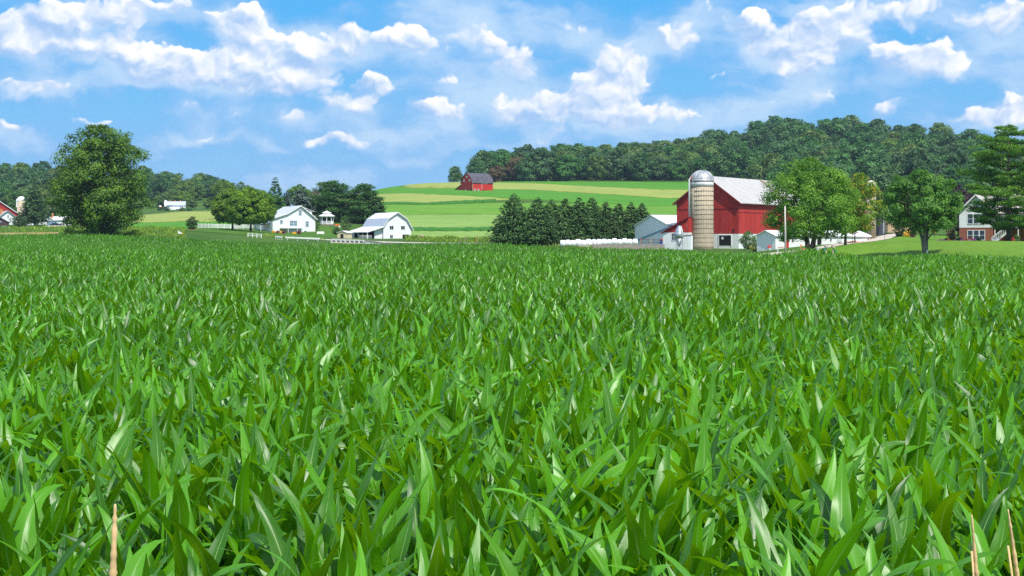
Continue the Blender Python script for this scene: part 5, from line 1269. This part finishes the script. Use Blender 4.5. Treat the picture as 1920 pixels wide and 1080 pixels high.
for a, b in (((-W/2-4.62, 1.64), (-W/2, 3.07)), ((-W/2, 3.07), (-k1x, k1z+.17)), ((-k1x, k1z+.17), (0, rg+.18)), ((0, rg+.18), (k1x, k1z+.17)), ((k1x, k1z+.15), (W/2+.52, 2.07))): mb.slab([a, b], .24, -5.52, -5.47)
mb.build('rake_board', M['white'], Gb)
f = Tr(0, -5, 0)
for x in (-1.55, 1.5): window(Gb, f, x, 2.75, 1.0, .85, 'white', 'glass', (1, 0), t=.07)
window(Gb, f, -1.6, .45, .7, .9, 'white', 'glass', (1, 0), t=.07); panel('door', Gb, f, -.9, 1.35, -.4, 1.05, 'white', -.06, 'white sliding door'); panel('doorway', Gb, f, 1.4, 3.1, -.4, .98, 'dark', -.05, 'open dark doorway')
MB().box(-W/2-4.3, -W/2-.02, 11.6, 11.75, -.5, 1.6).build('back_wall', M['dark'], Gb); MB().box(-W/2-4.32, -W/2-4.22, 6.0, 11.58, -.5, 1.5).build('side_wall', M['blue_grey'], Gb)
MB().box(-W/2-.12, -W/2-.03, -4.2, 11.5, -.5, 2.7).build('inner_wall', M['dark'], Gb)
MB().prism([(-W/2-2.2, -.5), (-W/2-.03, -.5), (-W/2-.03, 2.75), (-W/2-2.2, 2.05)], -4.4, -4.3).build('side_panel', M['siding'], Gb)
for y in (-5.1, -1.4, 2.3, 5.9): MB().bar((-W/2-4.3, y, -.5), (-W/2-4.3, y, 1.62), .20).build('post', M['white'], Gb)
t, a, b = along('gate', 674, 350, 697, 352, 'low pale metal gate before the lean-to of the gambrel barn', 'gate')
mb = MB()
for z in (.3, .6, .9): mb.bar(a + Vector((0, 0, z)), b + Vector((0, 0, z)), .06)
mb.build('rail', M['white'], t)
for k in range(5): p = a.lerp(b, k / 4); MB().bar(p + Vector((0, 0, -.2)), p + Vector((0, 0, 1.0)), .06).build('upright', M['galv_blue'], t)
Bs = building('small_shed', 632.5, 356, -20, -1.4, -1, 'low cream shed with pale roof at the left of the gambrel barn', 'shed')
MB().prism(gable_prof(2.8, 1.35, 1.75, base=-.4), -1, 1.6).build('wall', M['tan'], Bs); roof(Bs, [(-1.6, 1.32), (0, 1.85), (1.6, 1.32)], .08, -1.2, 1.8, 'roof_white'); panel('door', Bs, Tr(0, -1, 0), -.5, .3, -.3, 1.0, 'dark', -.05)
# bridge parapet and white walls along the road
t, a, b = along('bridge_parapet', 622, 322, 682, 320, 'low pale road parapet with open bays in front of the gambrel barn', 'parapet', -.1)
MB().bar(a + Vector((0, 0, 1.0)), b + Vector((0, 0, .85)), .3, .2).build('top_rail', M['concrete_lt'], t); MB().bar(a + Vector((0, 0, .18)), b + Vector((0, 0, .10)), .3, .3).build('bottom_rail', M['tan'], t)
for k in range(8): p = a.lerp(b, k / 7); MB().bar(p + Vector((0, 0, -.3)), p + Vector((0, 0, .9)), .36).build('pier', M['concrete_lt'], t)
MB().bar(a + Vector((0, .3, .05)), b + Vector((0, .3, .05)), .08, 1.3).build('bay_shade_panel', M['blue_grey'], t)  # added blue-grey sheet stands in for shade in the open bays
t, a, b = along('parapet_wall', 684, 319.5, 734, 316, 'low stone wing wall tapering down from the road parapet', 'wall', -.1)
MB().add([(0,0,-.5),(b.x,b.y,b.z-.5),(b.x,b.y,b.z+.15),(0,0,.85),(0,.35,-.5),(b.x,b.y+.35,b.z-.5),(b.x,b.y+.35,b.z+.15),(0,.35,.85)], [(0,1,2,3),(7,6,5,4),(0,4,5,1),(3,2,6,7),(0,3,7,4),(1,5,6,2)]).build('wall_body', M['concrete_lt'], t)
MB().bar((0, .17, .92), b + Vector((0, .17, .22)), .45, .10).build('coping', M['concrete'], t)
for pa, pb_, d, lab in ((516, 529, 330, 'short white road barrier under the white house'), (535, 600, 328, 'long white road barrier at the yard of the white house')):
    t, a, b = along('road_barrier', pa, d, pb_, d - 1, lab, 'barrier'); MB().bar(a + Vector((0, 0, .62)), b + Vector((0, 0, .62)), .12, .34).build('rail', M['white'], t)
    for k in range(4): p = a.lerp(b, (k + .2) / 3.4); MB().bar(p + Vector((0, .1, -.2)), p + Vector((0, .1, .5)), .12).build('post', M['white'], t)
# white rail fences
def rail_fence(name, pts, h, n, label, rails=(.35, .75, 1.12), w=.16):
    P = [G(a, d) for a, d in pts]; o = empty(name, P[0], 0, label, 'fence'); P = [p - o.location for p in P]
    for z in rails:
        mb = MB()
        for a, b in zip(P, P[1:]): mb.bar(a + Vector((0, 0, z)), b + Vector((0, 0, z)), .06, w)
        mb.build('rail', M['white'], o)
    tot = [(b - a).length for a, b in zip(P, P[1:])]
    for k in range(n):
        s = sum(tot) * k / (n - 1)
        for a, b, l in zip(P, P[1:], tot):
            if s <= l + 1e-6: p = a.lerp(b, s / l); break
            s -= l
        MB().bar(p + Vector((0, 0, -.15)), p + Vector((0, 0, h)), .16).build('post', M['white'], o)
    return o
rail_fence('rail_fence', [(371, 378), (400, 392), (440, 402), (480, 412)], 1.35, 12, 'white rail fence running behind the rounded trees', w=.24)
rail_fence('rail_fence', [(465, 333), (490, 332)], 1.0, 4, 'short low white rail fence at the corn edge below the white house', (.45, .85), .12)
t = empty('white_box', (X(337, 326), 326, zpy(438.5, 326)), 0, 'small white box with a yellow part among the weeds', 'box')
MB().prism([(-.35, 0), (.45, 0), (.30, .45), (-.15, .52), (-.22, .75), (-.38, .75)], -.15, .15).build('body', M['white'], t); MB().box(.46, .8, -.1, .1, 0, .2).build('reflector', M['yellow'], t)
G_ = G(360, 356); t = tag(MB().lathe([(1.9, 0), (1.6, .12), (.1, .14)], 20).build('mulch_ring', M['mulch'], loc=G_), 'mulch ring under the dark round shrub', 'mulch')
# rock pile and leaning field posts
r = np.random.default_rng(3); rk = empty('rock_pile', G(791, 352), .4, 'pinkish boulder with a smaller one among weeds right of the gambrel barn', 'rocks')
for (x, y, s) in ((0, 0, 1.0), (-.9, -.3, .6)):
    v = [(s * q[0] * .85 + x, s * q[1] * .7 + y, max(-.2, s * (q[2] * .8 + .5))) for q in unit(r.normal(size=(30, 3))) * r.uniform(.8, 1.2, (30, 1))]
    import bmesh
    bm = bmesh.new(); [bm.verts.new(q) for q in v]; bmesh.ops.convex_hull(bm, input=bm.verts); me = bpy.data.meshes.new('boulder'); bm.to_mesh(me); bm.free(); me.materials.append(M['rock']); o = bpy.data.objects.new('boulder', me); COL.objects.link(o); o.parent = rk
for px, d, lean, h, m, lab in ((893, 312, .22, 1.75, 'wood_red', 'leaning reddish field post at the road'), (920.5, 306, -.06, 1.6, 'wood', 'dark field post beside the broadest spruce')):
    t = empty('field_post', G(px, d), 0, lab, 'post', 'old field posts along the road'); MB().bar((0, 0, -.3), (lean, 0, h), .14).build('shaft', M[m], t); MB().bar((lean - .08, 0, h - .2), (lean + .09, 0, h - .2), .17, .05).build('band', M['hoop'], t)
t = empty('braced_gate_post', G(862, 320), 0, 'pair of old posts joined by a diagonal brace left of the leaning post', 'post')
for x in (0, 1.55): MB().bar((x, 0, -.3), (x, 0, 1.25), .14).build('post', M['wood'], t)
MB().bar((.05, 0, .25), (1.5, 0, 1.1), .1).build('brace', M['wood'], t)

# ---- far red barn on the hill
hb = hit(886, 359, 500)
Fr = building('red_barn', 886, hb, -56, 5.3, -6, 'small far red barn with dark gambrel roof on the crest of the hill fields', 'barn')
W = 10.6
MB().prism([(-W/2, -1), (W/2, -1), (W/2, 4.6), (4.0, 7.1), (0, 9.2), (-4.0, 7.1), (-W/2, 4.6)], -6, 6).build('wall', M['red_bright'], Fr)
roof(Fr, [(-W/2-.35, 4.3), (-4.05, 7.25), (0, 9.4), (4.05, 7.25), (W/2+.35, 4.3)], .15, -6.4, 6.4, 'slate')
for x, zc in ((0, 7.4), (-2.6, 5.6), (2.6, 5.6)):
    o = MB(Tr(x, -6, zc) @ Matrix.Rotation(R_(90), 4, 'X')).lathe([(.62, -.02), (.62, .05), (.42, .05), (.42, .03)], 16).build('round_window', M['white'], Fr); MB(Tr(x, -6, zc) @ Matrix.Rotation(R_(90), 4, 'X')).lathe([(.42, -.01), (.42, .03)], 16).build('pane', M['glass_pale'], o)
MB().prism([(-W/2-7.2, -1.5), (-W/2-.02, -1.5), (-W/2-.02, 3.6), (-W/2-7.2, .9)], -5.6, 5).build('lean_to', M['red_bright'], Fr); roof(Fr, [(-W/2-7.6, 1.0), (-W/2-.03, 3.85)], .14, -6.0, 5.4, 'slate', 'lean_to_roof')
MB(Tr(0, -5.62, 0)).box(-W/2-6.9, 0, -.05, -.0, .55, .75).build('trim_board', M['white'], Fr); panel('doorway', Fr, Tr(0, -5.63, 0), -W/2-3.6, -W/2-1.2, -.9, .5, 'dark'); panel('door', Fr, Tr(0, -6.0, 0), -1.6, -.6, -.6, 1.2, 'white'); panel('door', Fr, Tr(0, -6.0, 0), 3.4, 4.9, -.6, 1.4, 'dark', -.06)
fr2 = face('right', W, 12)
for x in (-4.6, -2.6): window(Fr, fr2, x, .9, .7, .7, 'white', 'glass_pale', (0, 0))
panel('barn_door', Fr, fr2, -.5, 2.8, .9, 3.9, 'red_bright', -.08); panel('trim_board', Fr, fr2, -.6, 2.9, 3.92, 4.15, 'white', -.1); panel('trim_board', Fr, fr2, -.6, -.5, .9, 3.9, 'white', -.1); panel('doorway', Fr, fr2, -.6, 4.2, -.5, .65, 'dark', -.05); panel('corner_board', Fr, fr2, -6, -5.75, -.8, 4.5, 'wood_tan', -.05)

# ---- far farm on the left
d = 565
Rb = building('red_barn', 32, d + 18, 24, 7.2, -5, 'far red barn with white roof edge at the left edge of the picture', 'barn', py=425)
MB().prism([(-7.5, -1), (7.5, -1), (7.5, 5.6), (.3, 10.3), (-7.5, 5.6)], -5, 9).build('wall', M['red'], Rb); roof(Rb, [(-8, 5.35), (.3, 10.6), (8, 5.3)], .3, -5.6, 9.4, 'roof_white')
panel('door', Rb, Tr(0, -5, 0), -2, 2, 0, 4, 'red_dark')
Wh = building('white_house', 32, d, 28, 3.6, -4, 'far white gabled house with beige roof and teal edges before the far red barn', 'house', py=424)
MB().prism([(-3.6, -1), (3.6, -1), (3.6, 3.2), (.1, 5.9), (-3.6, 3.2)], -4, 8).build('wall', M['siding'], Wh); roof(Wh, [(-4.2, 2.9), (.1, 6.15), (4.2, 2.9)], .2, -4.4, 8.4, 'shingle_tan')
mb = MB(); mb.slab([(-4.22, 2.9), (.1, 6.17)], .3, -4.5, -4.42); mb.slab([(.1, 6.17), (4.22, 2.9)], .3, -4.5, -4.42); mb.build('rake_board', M['teal'], Wh)
window(Wh, Tr(0, -4, 0), .2, 3.9, .5, .9, 'white', 'glass', (0, 1))
for x, y, h in ((-1.6, 1.5, 6.9), (-2.4, 6, 6.6)): MB().box(x-.4, x+.4, y-.4, y+.4, 3.8, h).build('chimney', M['orange'], Wh)
Bd = building('brown_shed', 17, d - 18, 20, 3.0, -2, 'far dark brown shed at the left edge of the picture below the white gable', 'shed', py=425)
MB().prism(gable_prof(6, 1.7, 3.3, base=-1), -2, 4).build('wall', M['brown_roof'], Bd); roof(Bd, [(-3.4, 1.5), (0, 3.5), (3.4, 1.5)], .15, -2.4, 4.4, 'brown_roof'); window(Bd, Tr(0, -2, 0), -.3, 1.9, .9, .6, 'galv_blue', 'glass_pale', (1, 0))
S3 = empty('silo', (X(40, d + 30), d + 30, zpy(424, d + 30)), 0, 'far tan silo with white dome beside the large dark spruce', 'silo')
MB().lathe([(1.75, -.6), (1.75, 10.6)], 24).build('body', M['stave'], S3, smooth=True); MB().lathe([(1.85, 10.6)] + [(1.85 * math.cos(q), 10.7 + 1.75 * math.sin(q)) for q in np.linspace(0, 1.5, 9)], 24).build('dome', M['white'], S3, smooth=True); MB().tube([(-1.7, -.4, 8), (-1.7, -.4, 11), (-1.2, -.3, 11.4)], .35, 8).build('filler_pipe', M['white'], S3)
Bg = building('bungalow', 73, d, 14, -2.6, -3, 'far white bungalow with orange chimney right of the large dark spruce', 'house', py=421)
MB().prism(gable_prof(5.2, 2.2, 3.4, base=-1), -3, 5).build('wall', M['siding'], Bg); roof(Bg, [(-3, 2.0), (0, 3.6), (3, 2.0)], .15, -3.4, 5.4, 'roof_white'); window(Bg, Tr(0, -3, 0), 1.1, 1.4, .6, .6, 'white', 'glass', (1, 0))
MB().box(2.7, 9, -1, 5, -.8, 2.0).build('wing_wall', M['siding'], Bg); MB(Rz(R_(90))).slab([(-1.5, 1.9), (2, 3.3), (5.4, 1.9)], .15, -9.4, -2.4).build('wing_roof', M['roof_white'], Bg); MB().box(1.9, 2.6, 1, 1.7, 2.5, 4.6).build('chimney', M['orange'], Bg)
Ga = building('garage', 88, d - 12, 8, -1.4, -2, 'far blue grey garage with a green carport beside the white bungalow', 'garage', py=424)
MB().box(-1.4, 1.5, -2, 2, -.4, 2.1).build('wall', M['blue_grey'], Ga); MB().box(-1.6, 1.7, -2.2, 2.2, 2.11, 2.25).build('roof', M['roof_white'], Ga); MB().slab([(1.72, 1.35), (5.0, 1.0)], .1, -2.4, 2).build('carport_roof', M['green_plastic'], Ga)
for y in (-2.2, 1.8): MB().bar((4.8, y, -.4), (4.8, y, .95), .1).build('post', M['white'], Ga)
def car(px, dd, py, rot, paint, label, Lc=4.3):
    t = empty('parked_car', (X(px, dd), dd, zpy(py, dd)), R_(rot), label, 'car', 'cars parked at the far farm'); k = Lc / 4.3
    b = MB().prism([(-2.1*k,.35),(2.1*k,.35),(2.15*k,.75),(1.2*k,.92),(.55*k,1.42),(-1.15*k,1.45),(-1.8*k,.98),(-2.15*k,.9)], -.85, .85).build('body', M[paint], t, bevel=.08)
    for s in (-1, 1): MB().prism([(-1.45*k,.97),(.85*k,.95),(.48*k,1.34),(-1.08*k,1.36)], s*.86 - .01, s*.86 + .01).build('side_window', M['glass'], t)
    MB().prism([(1.12*k,.97),(1.16*k,.97),(.62*k,1.36),(.58*k,1.36)], -.72, .72).build('windscreen', M['glass'], t)
    for x in (-1.35*k, 1.35*k):
        for s in (-1, 1):
            w = MB(Tr(x, s*.78, .33) @ Matrix.Rotation(R_(90), 4, 'X')).lathe([(.33, -.11), (.33, .11)], 16).build('wheel', M['tyre'], t); MB(Tr(x, s*.78, .33) @ Matrix.Rotation(R_(90), 4, 'X')).lathe([(.2, -.12), (.2, .12)], 12).build('rim', M['galv'], w)
car(12, 540, 431, 12, 'car_white', 'white car at the left edge of the picture below the brown shed')
car(57, 556, 425.5, 5, 'car_white', 'white car under the large dark spruce')
car(105, 548, 425, 8, 'car_dark', 'dark car under the green carport')
car(119, 552, 425.5, 4, 'car_white', 'white car right of the green carport')
car(131, 556, 425.5, -6, 'car_white', 'white car half hidden by the tall lone tree')
# ---- far white barn with silo
d = 895
Fw = building('white_barn', 313, d, 6, -5.6, -4, 'far white barn with three small cupolas and pale blue roof on the left hill', 'barn', py=395)
MB().box(-5.6, 5.4, -4, 3, -1, 3.7).build('wall', M['siding'], Fw); MB(Rz(R_(90))).slab([(-4.6, 3.5), (-.5, 6.0), (3.5, 3.5)], .2, -5.8, 5.9).build('roof', M['roof_bluegrey'], Fw)
MB(Rz(R_(90))).prism([(-4, 3.7), (3, 3.7), (-.5, 5.85)], -5.4, 5.6).build('gable', M['siding'], Fw)
for x in (-4, -.9, 2.2): MB().box(x-.35, x+.35, -.85, -.15, 5.7, 6.6).build('cupola', M['orange'], Fw)
for x in (2.6, 3.8): window(Fw, Tr(0, -4, 0), x, 2.5, .6, .8, 'white', 'glass', (0, 0), .05)
MB().box(-2.5, 6, -7, -4.05, -1.5, 1.4).build('front_shed', M['siding'], Fw); panel('doorway', Fw, Tr(0, -7, 0), .5, 4.6, .3, .9, 'dark'); panel('base_board', Fw, Tr(0, -7, 0), -2, 2.8, -1.2, -.6, 'red_bright')
S4 = empty('silo', (X(310.5, d), d, zpy(392, d)), 0, 'far white silo at the left end of the far white barn', 'silo'); MB().lathe([(.95, -1), (.95, 4.6)], 18).build('body', M['white'], S4, smooth=True); MB().lathe([(.98, 4.6)] + [(.98 * math.cos(q), 4.65 + .95 * math.sin(q)) for q in np.linspace(0, 1.5, 7)], 18).build('dome', M['white'], S4, smooth=True)
S5 = empty('small_silo', (X(300.5, d), d, zpy(392, d)), 0, 'far short orange silo left of the far white silo', 'silo'); MB().lathe([(.85, -1), (.85, 1.6)], 16).build('body', M['orange_paint'], S5); MB().lathe([(.9, 1.6), (.6, 2.1), (.05, 2.4)], 16).build('dome', M['white'], S5)

# ---- thin summer haze between the camera and the far woods
hz = bpy.data.materials.new('haze'); hz.use_nodes = True; nt = hz.node_tree; nt.nodes.clear(); T = NT(nt)
vp = T.n('ShaderNodeVolumePrincipled', ins={'Color': (.62, .80, 1.0, 1), 'Density': .00008, 'Anisotropy': .2})
oo = T.n('ShaderNodeOutputMaterial'); nt.links.new(vp.outputs[0], oo.inputs['Volume'])
zlow = float(_Zg.min()) - 1.0; ztop = max(116.0, float(_Zg.max()) + 4.0)
hb_ = MB().box(-float(np.abs(_Xg).max()) - 20, float(np.abs(_Xg).max()) + 20, -320, 9020, zlow, ztop).build('haze', hz); tag(hb_, 'thin bluish haze over the far woods', 'haze', kind='stuff')
print('ground low', zlow, ztop, 'quads', sum(len(m.polygons) for m in bpy.data.meshes))
